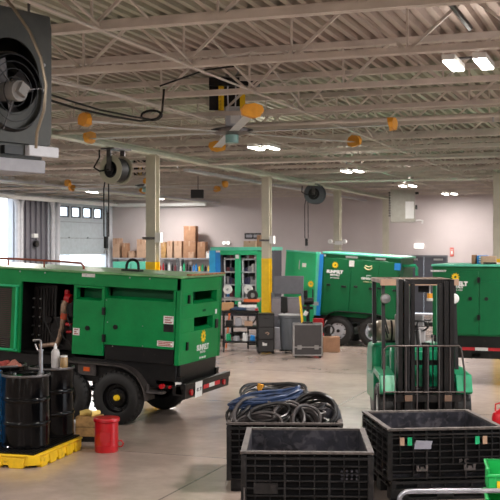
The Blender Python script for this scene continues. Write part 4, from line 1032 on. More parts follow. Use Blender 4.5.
# mast
for s_ in (-1, 1):
    for (a, b, y0, y1, zt_) in ((0.325, 0.385, -0.42, -0.20, 2.15), (0.245, 0.305, -0.44, -0.28, 2.13), (0.165, 0.215, -0.47, -0.33, 2.10)):
        x0_, x1_ = (a, b) if s_ > 0 else (-b, -a)
        m = MB().box(x0_, x1_, y0, y0+0.02, 0.08, zt_).box(x0_, x1_, y1-0.02, y1, 0.08, zt_)
        if s_ > 0: m.box(x1_-0.018, x1_, y0+0.02, y1-0.02, 0.08, zt_)
        else: m.box(x0_, x0_+0.018, y0+0.02, y1-0.02, 0.08, zt_)
        m.build('mast_rail', BLACKM, fk)
    MB().cyl((s_*0.225, -0.24, 0.12), (s_*0.225, -0.24, 1.3), 0.03).cyl((s_*0.225, -0.24, 1.3), (s_*0.225, -0.24, 2.05), 0.018).build('lift_cylinder', STEELD, fk)
MB().cyl((0, -0.38, 0.2), (0, -0.38, 1.22), 0.05).cyl((0, -0.38, 1.22), (0, -0.38, 1.28), 0.06).build('centre_cylinder', BLACKM, fk)
mb = MB()
for z_ in (0.10, 0.95, 2.08): mb.box(-0.385, 0.385, -0.22, -0.18, z_, z_+0.07)
mb.build('mast_crossbar', BLACKM, fk)
for s_ in (-0.1, 0.1): MB().tube([(s_, -0.36, 1.25), (s_, -0.36, 0.5)], 0.012, 6).build('chain', BLACKM, fk)
MB().box(-0.46, 0.46, -0.53, -0.49, 0.16, 0.26).box(-0.46, 0.46, -0.53, -0.49, 0.48, 0.58).box(-0.42, -0.37, -0.52, -0.49, 0.2, 0.55).box(0.37, 0.42, -0.52, -0.49, 0.2, 0.55).build('carriage', BLACKM, fk)
bk = MB(); xa, xb, z0_, z1_ = -0.60, 0.45, 0.58, 1.25
bk.tube([(xa, -0.56, 0.2), (xa, -0.56, z1_-0.05), (xa+0.05, -0.56, z1_), (xb-0.03, -0.56, z1_), (xb, -0.56, z1_-0.03), (xb+0.05, -0.56, 0.9), (xb+0.05, -0.56, 0.2)], 0.014, 8)
bk.tube([(xa, -0.56, 0.62), (xb+0.05, -0.56, 0.62)], 0.012, 8).tube([(xa, -0.56, 0.22), (xb+0.05, -0.56, 0.22)], 0.012, 8)
for k in range(1, 7): x_ = xa+(xb-xa)*k/7; bk.tube([(x_, -0.56, 0.22), (x_, -0.56, z1_)], 0.008, 6)
bk.build('load_backrest', mat('backrest_brown', (0.07, 0.055, 0.05), 0.4, metal=0.5), fk)
for s_ in (-1, 1):
    MB().box(s_*0.27-0.05, s_*0.27+0.05, -0.57, -0.53, 0.06, 0.62).box(s_*0.27-0.05, s_*0.27+0.05, -1.55, -0.53, 0.05, 0.09).build('fork', BLACKM, fk, bev=0.006)
    MB().box(s_*0.27-0.05, s_*0.27+0.05, -0.60, -0.50, 0.50, 0.58).build('fork_hook', mat('worn_wood_brown', (0.12, 0.07, 0.045), 0.6), fk)
# propane tank, lamps, mirror
lt_ = MB().lathe([(0, -0.40), (0.10, -0.39), (0.155, -0.33), (0.165, -0.28), (0.165, 0.24), (0.155, 0.30), (0.10, 0.35), (0, 0.36)], (-0.1, 1.66, 1.29), 'X', 28).build('propane_tank', mat('tank_cream', (0.45, 0.38, 0.30), 0.35, metal=0.3, var=0.15), fk)
MB().lathe([(0.168, -0.015), (0.172, 0), (0.168, 0.015)], (-0.22, 1.66, 1.29), 'X', 28).lathe([(0.168, -0.015), (0.172, 0), (0.168, 0.015)], (0.02, 1.66, 1.29), 'X', 28).build('strap', BLACKM, lt_)
MB().cyl((-0.5, 1.66, 1.29), (-0.58, 1.66, 1.29), 0.10, n=18).build('collar', STEEL, lt_)
MB().box(-0.35, 0.2, 1.55, 1.8, 1.1, 1.14).build('tank_cradle', BLACKM, fk)
for s_ in (-1, 1):
    la = MB().lathe([(0, -0.035), (0.06, -0.03), (0.075, 0.0), (0.06, 0.05), (0.0, 0.06)], (s_*0.49, 0.16, 1.86), 'Y', 20).build('work_lamp', STEEL if s_ < 0 else WHITE, fk)
MB().cbox((0.08, 0.32, 1.99), (0.16, 0.03, 0.09)).build('mirror', BLACKM, fk, bev=0.015)
MB().cyl((0.17, 0.32, 1.86), (0.17, 0.32, 1.93), 0.04, n=16).build('beacon', ORG, fk)
MB().cyl((0.17, 0.32, 1.82), (0.17, 0.32, 1.86), 0.045, n=16).tube([(0.17, 0.32, 1.9), (0.17, 0.30, 2.07)], 0.01).build('beacon_base', WHITE, fk)
MB().tube([(-0.3, -0.3, 2.0), (-0.25, 0.1, 1.6), (-0.2, 0.2, 1.1)], 0.016, 6).build('hydraulic_hose', RUBBER, fk)
MB().tube([(-0.35, 0.9, 1.3), (-0.42, 1.0, 1.6), (-0.38, 1.3, 1.45), (-0.3, 1.4, 1.2)], 0.014, 6).build('gas_hose', RUBBER, fk)
# ================================================================== MIDDLE CLUTTER around the yellow column
RC = random.Random(5)
def at(px, Y): p = P(px, Y); return Vector((p[0], p[1], 0))
def boxobj(name, px, Y, z, w_, d_, h_, rz, m_, label, cat, group=None, bev=0.006, tape=None):
    p = at(px, Y); r = MB().box(-w_/2, w_/2, 0, d_, 0, h_).build(name, m_, None, (p.x, p.y, z), (0, 0, rz), bev=bev)
    tag(r, label, cat, group)
    if tape:
        MB().box(-0.03, 0.03, -0.002, d_+0.002, h_, h_+0.002).box(-0.03, 0.03, -0.003, 0, h_*0.75, h_+0.001).build('tape', tape, r)
    return r
# work cart with casters
wc = empty('work_cart', at(240.5, 27.0), TH, 'black two-shelf work cart on casters left of the yellow column base', 'cart')
MB().box(-0.46, 0.46, -0.25, 0.25, 0.96, 1.02).build('top_shelf', BLACKM, wc, bev=0.01)
MB().box(-0.44, 0.44, -0.24, 0.24, 0.22, 0.26).build('lower_shelf', BLACKM, wc, bev=0.01)
for a in (-0.42, 0.42):
    for b in (-0.22, 0.22):
        l = MB().box(a-0.025, a+0.025, b-0.025, b+0.025, 0.12, 0.96).build('leg', BLACKM, wc)
        MB().cyl((a-0.015, b, 0.05), (a+0.015, b, 0.05), 0.05).box(a-0.022, a+0.022, b-0.02, b+0.02, 0.06, 0.13).build('caster', STEELD, l)
ztop = 1.022
def onc(x, y=0.0, z=ztop): v = Matrix.Rotation(TH, 3, 'Z') @ Vector((x, y, 0)); q = wc.location+v; return (q.x, q.y, z)
def put(name, mb, m_, x, y, z, label, cat, group=None, rz=TH, bev=0.004):
    o = mb.build(name, m_, None, onc(x, y, z), (0, 0, rz), bev=bev); return tag(o, label, cat, group)
put('tool_case', MB().box(-0.24, 0.24, -0.14, 0.14, 0, 0.07), GREYP, 0.20, 0.0, ztop, 'flat grey tool case at the bottom of the pile on the work cart', 'case', 'cases on the work cart')
put('tool_case', MB().box(-0.22, 0.22, -0.13, 0.13, 0, 0.07), WHITE, 0.18, 0.0, ztop+0.072, 'white tool case in the middle of the pile on the work cart', 'case', 'cases on the work cart')
put('tool_case', MB().box(-0.20, 0.20, -0.13, 0.13, 0, 0.06), BLACKM, 0.22, 0.0, ztop+0.144, 'thin black tool case under the orange tray', 'case', 'cases on the work cart')
put('tool_tray', MB().box(-0.20, 0.20, -0.13, 0.13, 0, 0.02).box(-0.20, 0.20, -0.13, -0.11, 0.02, 0.07).box(-0.20, 0.20, 0.11, 0.13, 0.02, 0.07).box(-0.20, -0.18, -0.11, 0.11, 0.02, 0.07).box(0.18, 0.20, -0.11, 0.11, 0.02, 0.07), mat('orange_red_plastic', (0.65, 0.14, 0.04), 0.5), 0.28, 0.0, ztop+0.206, 'orange red tray on top of the cases beside the yellow column', 'tray')
put('cable_roll', MB().lathe([(0.06, -0.04), (0.13, -0.04), (0.14, 0), (0.13, 0.04), (0.06, 0.04), (0.06, -0.04)], axis='Y', n=24), RUBBER, 0.30, 0.0, ztop+0.23+0.14, 'black cable roll standing in the orange tray', 'cable')
put('carton', MB().box(-0.15, 0.15, -0.12, 0.12, 0, 0.19), mat('brown_bin', (0.42, 0.24, 0.11), 0.7), -0.32, 0.05, ztop, 'small brown carton on the cart end beside the big generator', 'box')
put('cloth_bundle', MB().tube([(-0.2, 0, 0.035), (-0.1, 0.02, 0.05), (0.02, -0.02, 0.04), (0.16, 0, 0.035)], [0.03, 0.045, 0.045, 0.03], 10), mat('navy_cloth', (0.03, 0.06, 0.12), 0.8), -0.02, -0.16, ztop, 'rolled navy cloth lying on the front of the work cart top', 'cloth')
for k, (x, r_, hh, m_) in enumerate(((-0.3, 0.06, 0.18, GREENL), (-0.1, 0.08, 0.12, GREYP), (0.12, 0.07, 0.20, WHITE), (0.3, 0.06, 0.14, BLUE))):
    put('canister', MB().lathe([(0, 0), (r_, 0), (r_, hh*0.85), (r_*0.6, hh), (0, hh)], n=18), m_, x, -0.05, 0.262, ['green', 'squat grey', 'white', 'blue'][k]+' canister on the lower shelf of the work cart', 'canister', 'canisters on the lower shelf of the cart')
for k, (x, y, w3, d3, h3, m_, nm) in enumerate(((-0.14, 0.1, 0.12, 0.1, 0.14, BLACKM, 'black boxy charger'), (-0.02, 0.12, 0.08, 0.08, 0.20, WHITE, 'white upright box'), (-0.22, -0.12, 0.10, 0.08, 0.05, BLACKM, 'flat black meter'), (0.40, -0.16, 0.07, 0.05, 0.05, RED, 'little red tool'))):
    put('shop_item', MB().box(-w3/2, w3/2, -d3/2, d3/2, 0, h3), m_, x, y, ztop, nm+' on the top of the work cart', 'tool', 'odds and ends on the work cart')
o = MB().tube([(0.17*math.cos(a)*(1+0.15*math.sin(a*0.31)), 0.10*math.sin(a*0.9), 0.10+0.07*math.sin(a*1.1)+0.01*math.sin(a*.2)) for a in [k*0.4 for k in range(120)]], 0.014, 6).build('cable_coil', RUBBER2, None, onc(0.02, 0.05, 0.29)); tag(o, 'tangled black hose on the lower shelf of the work cart', 'hose')
o = MB().box(-0.42, 0.40, -0.2, 0.2, 0, 0.03).build('middle_tray', BLACKM, None, onc(0, 0, 0.60), (0, 0, TH)); o.parent = wc; o.matrix_parent_inverse = wc.matrix_world.inverted(); o.location = (0, 0, 0.60); o.rotation_euler = (0, 0, 0); o.matrix_parent_inverse.identity()
for k, (x, w3, h3, m_, nm) in enumerate(((-0.28, 0.18, 0.14, BLACKM, 'black'), (-0.05, 0.16, 0.20, GREYP, 'grey'), (0.2, 0.2, 0.12, CARDL, 'tan'))):
    put('parts_box', MB().box(-w3/2, w3/2, -0.12, 0.12, 0, h3), m_, x, 0.0, 0.631, nm+' parts box on the middle tray of the work cart', 'box', 'parts boxes on the work cart')
# second dark stool-height stand with tools between cart and cabinet
bd = empty('tool_stand', at(253.5, 27.7), TH, 'low dark rack of tools squeezed between the cart and the black cabinet', 'rack')
MB().box(-0.16, 0.16, -0.15, 0.15, 0.5, 0.54).build('shelf', BLACKM, bd); MB().box(-0.16, 0.16, -0.15, 0.15, 0.1, 0.14).build('shelf', BLACKM, bd)
for a in (-0.14, 0.14):
    for b in (-0.13, 0.13): MB().box(a-0.02, a+0.02, b-0.02, b+0.02, 0, 0.85).build('leg', BLACKM, bd)
MB().tube([(-0.1, -0.1, 0.55), (0.05, -0.12, 0.75), (0.1, -0.1, 0.95)], 0.02, 8).build('hose', RUBBER, bd)
# black cabinet
fc = empty('filing_cabinet', at(266.2, 26.3), TH, 'black steel cabinet with a white label in front of the yellow column', 'cabinet')
MB().box(-0.20, 0.20, 0, 0.42, 0.03, 0.98).build('body', BLACKM, fc, bev=0.01)
for z_ in (0.06, 0.36, 0.66):
    dw = MB().box(-0.18, 0.18, -0.02, 0.0, z_, z_+0.27).build('drawer', mat('cabinet_black', (0.025, 0.024, 0.026), 0.35), fc, bev=0.006)
    MB().box(-0.06, 0.06, -0.035, -0.02, z_+0.20, z_+0.22).build('handle', BLACKM, dw)
MB().box(-0.09, 0.02, -0.024, -0.02, 0.20, 0.28).build('paper_label', WHITE, fc)
MB().tube([(-0.02, -0.026, 0.50), (0.03, -0.026, 0.53), (0.07, -0.026, 0.50), (0.03, -0.026, 0.46)], 0.012, 6).build('yellow_mark', CARDL, fc)
for a in (-0.17, 0.17): MB().box(a-0.03, a+0.03, 0.02, 0.4, 0, 0.03).build('foot', BLACKM, fc)
# gang box with raised lid
gb = empty('job_box', at(284, 27.7), 0.12, 'tall grey steel job box with its lid raised, right of the yellow column', 'tool box')
gg = mat('job_box_grey', (0.085, 0.085, 0.10), 0.5)
MB().box(-0.34, 0.42, 0.02, 0.46, 0.1, 1.30).build('body', gg, gb, bev=0.01)
MB().box(-0.32, 0.40, -0.0, 0.02, 0.82, 1.28).build('front_flap', mat('job_box_light', (0.24, 0.22, 0.24), 0.5), gb)
MB().prism([(0.32, 1.38), (0.36, 1.38), (0.46, 1.84), (0.42, 1.85)], 'x', -0.36, 0.44).build('lid', gg, gb, bev=0.01)
MB().box(-0.36, -0.34, 0.1, 0.44, 1.1, 1.42).box(0.42, 0.44, 0.1, 0.44, 1.1, 1.42).build('side_arm', gg, gb)
for a in (-0.28, 0.36):
    for b in (0.1, 0.4): MB().cyl((a-0.02, b, 0.05), (a+0.02, b, 0.05), 0.05).box(a-0.015, a+0.015, b-0.02, b+0.02, 0.05, 0.1).build('caster', RUBBER, gb)
# blue and white small items behind column
# trash can
tr = empty('trash_can', at(291, 26.5), TH, 'round grey plastic trash can beside the flight case', 'trash can')
MB().lathe([(0, 0.10), (0.235, 0.10), (0.25, 0.13), (0.285, 0.86), (0.305, 0.88), (0.305, 0.93), (0.285, 0.93), (0.28, 0.90), (0.235, 0.15), (0, 0.14)], n=36).build('body', mat('trash_grey', (0.085, 0.095, 0.11), 0.55), tr)
MB().lathe([(0.275, 0.89), (0.312, 0.935), (0.30, 0.95), (0.24, 0.91), (0.15, 0.90), (0, 0.89)], n=30).build('bin_liner', mat('liner', (0.28, 0.28, 0.28), 0.4), tr)
for s_ in (-1, 1): MB().box(s_*0.29-0.03, s_*0.29+0.03, -0.07, 0.07, 0.72, 0.80).build('handle', mat('trash_grey', (0.085, 0.095, 0.11), 0.55), tr)
MB().lathe([(0, 0.06), (0.22, 0.06), (0.24, 0.09), (0.24, 0.10), (0, 0.10)], n=30).build('dolly', BLACKM, tr)
for k in range(4): a = PI/4+k*PI/2; MB().cyl((0.18*math.cos(a)-0.015, 0.18*math.sin(a), 0.03), (0.18*math.cos(a)+0.015, 0.18*math.sin(a), 0.03), 0.03).build('caster', RUBBER, tr)
# flight case
fcs = empty('flight_case', at(308, 25.3), TH, 'black flight case with aluminium edges standing on the floor', 'case')
w2, h2, dd2 = 0.345, 0.80, 0.42
MB().box(-w2+0.01, w2-0.01, 0.01, dd2-0.01, 0.06, h2-0.01).build('body', mat('case_laminate', (0.045, 0.04, 0.042), 0.4), fcs)
e = MB()
for a in (-w2, w2-0.03):
    for b in (0, dd2-0.03): e.box(a, a+0.03, b, b+0.03, 0.05, h2)
for z_ in (0.05, h2-0.03):
    e.box(-w2, w2, 0, 0.03, z_, z_+0.03).box(-w2, w2, dd2-0.03, dd2, z_, z_+0.03).box(-w2, -w2+0.03, 0, dd2, z_, z_+0.03).box(w2-0.03, w2, 0, dd2, z_, z_+0.03)
e.box(-w2, w2, -0.003, 0.02, 0.24, 0.265)
e.build('aluminium_edge', STEEL, fcs)
for a in (-0.2, 0.2): MB().box(a-0.05, a+0.05, -0.012, 0.0, 0.20, 0.30).build('latch', STEEL, fcs, bev=0.004)
for a in (-0.29, 0.29):
    for b in (0.06, 0.36): MB().cyl((a-0.02, b, 0.03), (a+0.02, b, 0.03), 0.03).build('caster', RUBBER, fcs)
MB().box(-0.12, 0.12, 0.1, 0.3, h2, h2+0.03).build('top_handle', BLACKM, fcs)
# cardboard box with coiled cable
boxobj('carton', 331.5, 26.7, 0, 0.42, 0.35, 0.37, TH, CARD, 'brown cardboard box on the floor right of the flight case', 'box')
p = at(327.5, 26.85)
o = MB().tube([(0.13*math.cos(a)*(1+0.1*math.sin(a*0.37)), 0.05*math.sin(a*0.3), 0.13+0.12*math.sin(a)) for a in [k*0.35 for k in range(100)]], 0.016, 6).build('cable_coil', RUBBER2, None, (p.x, p.y+0.1, 0.40), (0, 0, TH))
tag(o, 'loose black cable coil sitting on the brown cardboard box', 'cable')
# upright tool stand behind the flight case: yellow pole, black machine
dp = empty('bench_grinder_stand', at(308, 26.9), TH, 'black pedestal machine with steel fittings behind the flight case', 'machine')
MB().cyl((0, 0, 0), (0, 0, 0.04), 0.2, n=20).build('base', BLACKM, dp)
MB().cyl((0, 0, 0.04), (0, 0, 1.25), 0.045, n=14).build('pole', BLACKM, dp)
MB().box(-0.12, 0.12, -0.12, 0.12, 1.05, 1.12).cyl((-0.1, 0, 1.25), (0.14, 0, 1.25), 0.09, n=18).build('machine_head', BLACKM, dp, bev=0.01)
MB().cyl((-0.06, -0.02, 1.34), (-0.06, -0.02, 1.52), 0.05, n=14).cyl((0.12, 0.0, 1.3), (0.12, 0, 1.55), 0.02, n=10).build('valve', BLACKM, dp)
MB().box(0.10, 0.26, -0.05, 0.05, 1.15, 1.23).build('steel_bracket', STEEL, dp)
MB().cyl((-0.09, -0.06, 0.9), (-0.03, -0.06, 1.0), 0.05, n=12).build('filter', WHITE, dp)
p = at(302.5, 25.95); o = empty('mop', (p.x, p.y, 0), TH, 'yellow handled broom leaning beside the black pedestal machine', 'broom')
MB().bar((0.06, 0, 0.1), (-0.06, 0.06, 1.42), 0.04, 0.04).build('pole', YELP, o); MB().box(-0.1, 0.22, -0.04, 0.04, 0, 0.10).build('head', BLACKM, o)
p = at(283.5, 27.1); o = empty('monitor_post', (p.x, p.y, 0), TH, 'slim black upright speaker shape in front of the grey job box', 'speaker')
MB().box(-0.07, 0.10, -0.05, 0.05, 0.95, 1.36).build('casing', BLACKM, o, bev=0.02); MB().cyl((0.02, 0, 0.0), (0.02, 0, 0.95), 0.025).cyl((0.02, 0, 0), (0.02, 0, 0.03), 0.13).build('stand', BLACKM, o)
boxobj('red_tool_box', 318.5, 27.9, 0, 0.28, 0.2, 0.75, TH, RED, 'tall red tool box between flight case and blue-cornered trailer', 'tool box')
boxobj('steel_crate', 277, 27.5, 0, 0.34, 0.2, 0.55, TH, GREYP, 'pale grey box stack behind the black cabinet', 'box')
tp = empty('traffic_rod', at(226, 27.9), TH, 'orange leaning rod beside the work cart', 'rod')
MB().bar((0, 0, 0), (0.10, 0.1, 1.0), 0.03, 0.03).build('rod', mat('orange_rod', (0.7, 0.16, 0.03), 0.5), tp)

# ---- open shelving enclosure with green centre post
se_ = empty('shelving_trailer', at(210.5, 30.5), 0, 'green trailer enclosure with open doors showing two wire shelf units', 'trailer')
sw = 1.62; zt, zb = 2.5, 0.75
MB().box(0, sw, -0.02, 1.6, zt, zt+0.10).build('roof', MINT, se_, bev=0.01)
MB().box(-0.02, 0.16, -0.05, 0.0, zb, zt).build('side_door', mat('sky_blue_paint', (0.03, 0.38, 0.72), 0.4), se_)
MB().box(0.16, 0.30, -0.03, 0.02, zb, zt-0.05).build('blue_panel', BLUE, se_)
MB().box(0.30, sw, 1.4, 1.5, zb, zt).box(0.30, 0.36, 0.0, 1.4, zb, zt).box(sw-0.05, sw, 0.0, 1.4, zb, zt).box(0, sw, 0, 1.5, zb-0.08, zb).build('lining', mat('lining_dark', (0.035, 0.035, 0.05), 0.6), se_)
MB().box(0.76, 0.92, -0.06, 0.0, zb, zt-0.02).build('centre_post', GREENL, se_)
MB().box(1.40, sw+0.1, -0.06, 0.0, zb, zt-0.02).build('end_panel', GREENL, se_)
MB().box(0.32, 1.4, -0.07, -0.01, zt-0.12, zt).build('top_rail', GREENL, se_)
MB().box(0.78, 0.88, -0.07, -0.055, zt-0.22, zt-0.10).build('label_plate', WHITE, se_)
for xa_ in (0.40, 0.94):
    ru = MB(); w3 = 0.42
    for a in (xa_, xa_+w3-0.03):
        ru.box(a, a+0.035, 0.02, 0.06, zb, zt-0.2); ru.box(a, a+0.035, 0.5, 0.54, zb, zt-0.2)
    for z_ in (zb+0.02, 1.16, 1.52, 1.88, 2.24): ru.box(xa_, xa_+w3, 0.02, 0.54, z_, z_+0.035)
    ru.build('shelf_unit', SILV, se_)
for bx2 in (0.2, 1.35):
    for yy in (0.2, 1.2): MB().cyl((bx2, yy, 0.10), (bx2, yy, zb-0.08), 0.04).cyl((bx2, yy, 0.0), (bx2, yy, 0.10), 0.08).build('landing_leg', BLACKM, se_)
# contents of the shelves: copies of a binder-like carton
cmats = [mat('item_navy', (0.03, 0.03, 0.09), 0.5), mat('item_dark', (0.03, 0.025, 0.03), 0.5), WHITE, GREYP, mat('item_maroon', (0.18, 0.03, 0.04), 0.5), BLUE]
cn = ['navy', 'dark', 'white', 'grey', 'maroon', 'blue']; rown = ['lowest', 'lower middle', 'upper middle', 'top']; ORD = 'first second third fourth fifth sixth seventh eighth ninth tenth eleventh twelfth thirteenth fourteenth'.split()
for ci, xa_ in enumerate((0.40, 0.94)):
    for zi, z_ in enumerate((1.195, 1.555, 1.915, 2.275)):
        xx = xa_+0.05; jj = -1
        while xx < xa_+0.34:
            w3 = RC.uniform(0.05, 0.10); hh = RC.uniform(0.10, 0.24) if zi < 3 else RC.uniform(0.08, 0.16); mi = RC.randrange(6)
            p = se_.location
            jj += 1
            o = MB().box(0, w3, 0, 0.2, 0, hh).build('supply_box', cmats[mi], None, (p.x+xx, p.y+0.10, z_)); 
            tag(o, f'{cn[mi]} supply box, {ORD[jj]} from the left on the {rown[zi]} shelf {"by the blue panel" if ci == 0 else "past the green post"}', 'box', 'supply boxes in the shelving trailer')
            xx += w3+0.012
for px, nm in ((228, 'beside the blue panel'), (248.5, 'right of the green post')):
    p = on_plane(px, 289.5, 't', se_.location.y-0.1)
    o = MB().lathe([(0.035, -0.05), (0.125, -0.05), (0.125, 0.03), (0.035, 0.03), (0.035, -0.05)], axis='Y', n=26).build('tape_roll', WHITE, None, p)
    tag(o, 'big white paper roll hung at the lower shelf '+nm, 'roll', 'white rolls on the shelving trailer')
    MB().cyl((p.x, p.y-0.02, p.z), (p.x, p.y+0.3, p.z), 0.02).build('roll_pin', STEEL, se_, (-se_.location.x, -se_.location.y, 0))
# bench strip under it
wb = empty('steel_bench', at(236, 29.2), TH, 'steel workbench behind the work cart, under the shelving trailer', 'bench')
MB().box(-0.5, 0.75, -0.2, 0.3, 1.16, 1.22).build('top', STEEL, wb)
for a in (-0.46, 0.70): MB().box(a, a+0.04, -0.18, -0.14, 0, 1.16).box(a, a+0.04, 0.22, 0.26, 0, 1.16).build('leg', STEELD, wb)
# cartons on the shelving trailer roof
p0 = se_.location
def carton_at(px, py_bottom, wpx, hpx, t, m_, label, group, depth=0.35, tape=True, rot=0):
    q = on_plane(px, py_bottom, 't', t); Y = t/(cs+(px-250)/1080*sn); s_ = Y/1080
    o = MB().box(-wpx*s_/2, wpx*s_/2, 0, depth, 0, hpx*s_).build('carton', m_, None, (q.x, t, q.z), (0, 0, rot), bev=0.006)
    if tape: MB().box(-0.025, 0.025, -0.002, 0.0, hpx*s_*0.7, hpx*s_).box(-0.025, 0.025, -0.001, depth, hpx*s_, hpx*s_+0.002).build('tape', CARD if m_ is CARDL else CARDL, o)
    return tag(o, label, 'box', group), q.z
def set_on(o, z): o.location.z = z
o, _ = carton_at(249.5, 248, 13, 6, p0.y+0.4, CARDL, 'low pale carton on the shelving trailer roof', 'cartons on the shelving trailer'); set_on(o, 2.6)
o, _ = carton_at(261, 248, 9, 12, p0.y+0.5, CARD, 'taller brown carton on the shelving trailer roof, touching the column', 'cartons on the shelving trailer'); set_on(o, 2.6)
# ---- cartons on the roof of the right generator
zr = rg.location.z + zt*0
ZR = 2.6-19*0+0; 
rz_ = m3(470, 266).z + 0.032
for (px, wpx, hpx, m_, lb, rot) in ((473.5, 4, 9, CARD, 'narrow brown carton on the right generator roof beside the blue sack', 0.0), (482, 10, 8.5, BLUE, 'blue and white printed bag on the right generator roof', 0.0), (488.5, 15, 8, CARDL, 'wide tan carton on the right generator roof', 0.08)):
    yy = rg.location.y+(0.55 if m_ is not CARDL else 0.35)
    q = on_plane(px, 262, 't', yy); s_ = yy/(cs+(px-250)/1080*sn)/1080
    o = MB().box(-wpx*s_/2, wpx*s_/2, 0, 0.18 if m_ is CARDL else 0.25, 0, hpx*s_).build('carton' if m_ is not BLUE else 'printed_bag', m_, None, (q.x, yy, rz_), (0, 0, rot), bev=0.01)
    tag(o, lb, 'box' if m_ is not BLUE else 'bag', 'packages on the right generator')
    if m_ is BLUE:
        for k in range(3): MB().box(-0.06, 0.05+0.02*k, -0.003, 0, 0.03+0.045*k, 0.05+0.045*k).build('print', WHITE, o)
q = on_plane(490, 264, 't', rg.location.y+0.15); o = MB().bar((-0.12, 0, 0.02), (0.12, 0, 0.02), 0.06, 0.035).build('glove', BLACKM, None, (q.x, q.y, rz_)); tag(o, 'black glove lying before the tan carton on the generator roof', 'glove')
q = on_plane(497, 264, 't', rg.location.y+0.4); o = MB().box(-0.1, 0.35, 0, 0.25, 0, 0.025).build('paper_sheet', WHITE, None, (q.x, q.y, rz_)); tag(o, 'white folded sheet beside the tan carton on the generator roof', 'paper')

# ---- storage racks along the back wall with cartons
TR = 41.2
xa_, xb_ = on_plane(112, 250, 't', TR).x, on_plane(212, 250, 't', TR).x
zsh = 2.6-11*45/1080
n_ = 3
for k in range(n_):
    a = xa_+(xb_-xa_)*k/n_; b = xa_+(xb_-xa_)*(k+1)/n_-0.03
    r = empty('storage_rack', (a, TR, 0), 0, ['grey steel rack on the back wall nearest the dock door', 'grey steel rack on the back wall just behind the first column', 'grey steel rack on the back wall nearest the shelving trailer'][k], 'rack', 'storage racks on the back wall')
    for x_ in (0, b-a-0.04):
        for y_ in (0, 0.5): MB().box(x_, x_+0.04, y_, y_+0.04, 0, zsh).build('upright', GREYD, r)
    for z_ in (0.3, 0.95, 1.55, zsh-0.05): MB().box(0, b-a, 0, 0.54, z_, z_+0.05).build('shelf', GREYP, r)
    # bottles on the shelf under the top
    x_ = 0.08; j = 0
    while x_ < b-a-0.1:
        mi = RC.randrange(7); m_ = [RED, WHITE, mat('item_maroon', (0.18, 0.03, 0.04), 0.5), BLACKM, GREENL, YELP, BLUE][mi]; nm = ['red', 'white', 'maroon', 'black', 'green', 'yellow', 'blue'][mi]
        hh = RC.uniform(0.2, 0.36); rr = RC.uniform(0.035, 0.055)
        o = MB().lathe([(0, 0), (rr, 0), (rr, hh*0.7), (rr*0.4, hh*0.85), (rr*0.4, hh), (0, hh)], n=12).build('bottle', m_, None, (a+x_, TR+0.12, 1.60))
        tag(o, f'{nm} bottle, {ORD[j]} from the dock side on the back rack {["nearest the dock", "behind the column", "nearest the shelving trailer"][k]}', 'bottle', 'bottles in the back racks')
        x_ += rr*2+0.05; j += 1
def rackbox(px0, px1, py0, py1, m_, label, dt=0.05, rot=0.0, ry=0):
    s_ = 45/1080; q = on_plane((px0+px1)/2, py1, 't', TR+dt); w3 = (px1-px0)*s_*0.97; h3 = (py1-py0)*s_
    o = MB().box(-w3/2, w3/2, 0, 0.32, 0, h3).build('carton', m_, None, (q.x, TR+dt, zsh if py1 > 250 else q.z), (0, ry, rot), bev=0.008)
    MB().box(-0.03, 0.03, -0.002, 0, h3*0.72, h3).build('tape', CARD if m_ is CARDL else CARDL, o)
    return tag(o, label, 'box', 'cartons on the back racks')
rackbox(112, 120, 238, 258, CARDL, 'tall pale carton closest to the dock wall')
rackbox(121.5, 127, 243, 258, CARD, 'narrow brown carton second from the dock wall')
rackbox(128, 134, 251, 258, CARDL, 'low pale carton before the white-faced one')
rackbox(136, 146, 239, 258, CARDL, 'tall light carton just left of the first column')
rackbox(160.5, 166, 242, 258, WOOD, 'narrow orange brown carton just right of the first column')
rackbox(166.5, 172.5, 241, 258, CARDL, 'upright tan carton second right of the first column')
rackbox(173.5, 182, 241, 258, CARDL, 'upright pale carton left of the tallest stack')
rackbox(182.5, 196, 241.5, 258, CARD, 'lowest brown carton of the tallest stack')
z1 = zsh+16.5*45/1080
o = rackbox(183, 196, 226, 241.3, CARD, 'topmost brown carton of the tallest stack'); o.location.z = z1+0.004
rackbox(188, 194, 252, 258, CARDL, 'little pale carton in front of the tallest stack', dt=-0.0)
bpy.data.objects[-1] if False else None
rackbox(197, 205.5, 242, 258, CARD, 'square brown carton right of the tallest stack')
rackbox(206, 210, 251, 258, WHITE, 'small white carton at the rack end nearest the shelving trailer')
# mint cabinet strip in front of the racks
mc = empty('green_cabinet', on_plane(113, 300, 't', 38.5)*1, 0, 'mint green long cabinet in front of the back racks', 'cabinet'); mc.location.z = 0
MB().box(0, 1.6, 0, 0.6, 0.1, 2.02).build('body', MINT, mc, bev=0.01); MB().box(0.78, 0.8, -0.01, 0, 0.15, 1.95).build('door_seam', BLACKM, mc); MB().box(0.02, 1.58, 0.02, 0.58, 0, 0.1).build('plinth', BLACKM, mc)
# outside: teal equipment seen under the half-raised door
tb = empty('utility_box', (-24.6, 44.9, -0.05), 0.2, 'white and teal equipment box outside under the half-raised dock door', 'equipment box')
MB().box(-1.2, 1.2, -1.0, 1.0, 0.1, 2.0).build('body', WHITE, tb, bev=0.02); MB().box(1.2, 1.22, -0.7, 0.3, 1.65, 1.95).build('teal_sign', mat('teal', (0.02, 0.55, 0.48), 0.4), tb); MB().box(-1.1, 1.1, -0.9, 0.9, 0, 0.1).build('base', BLACKM, tb)

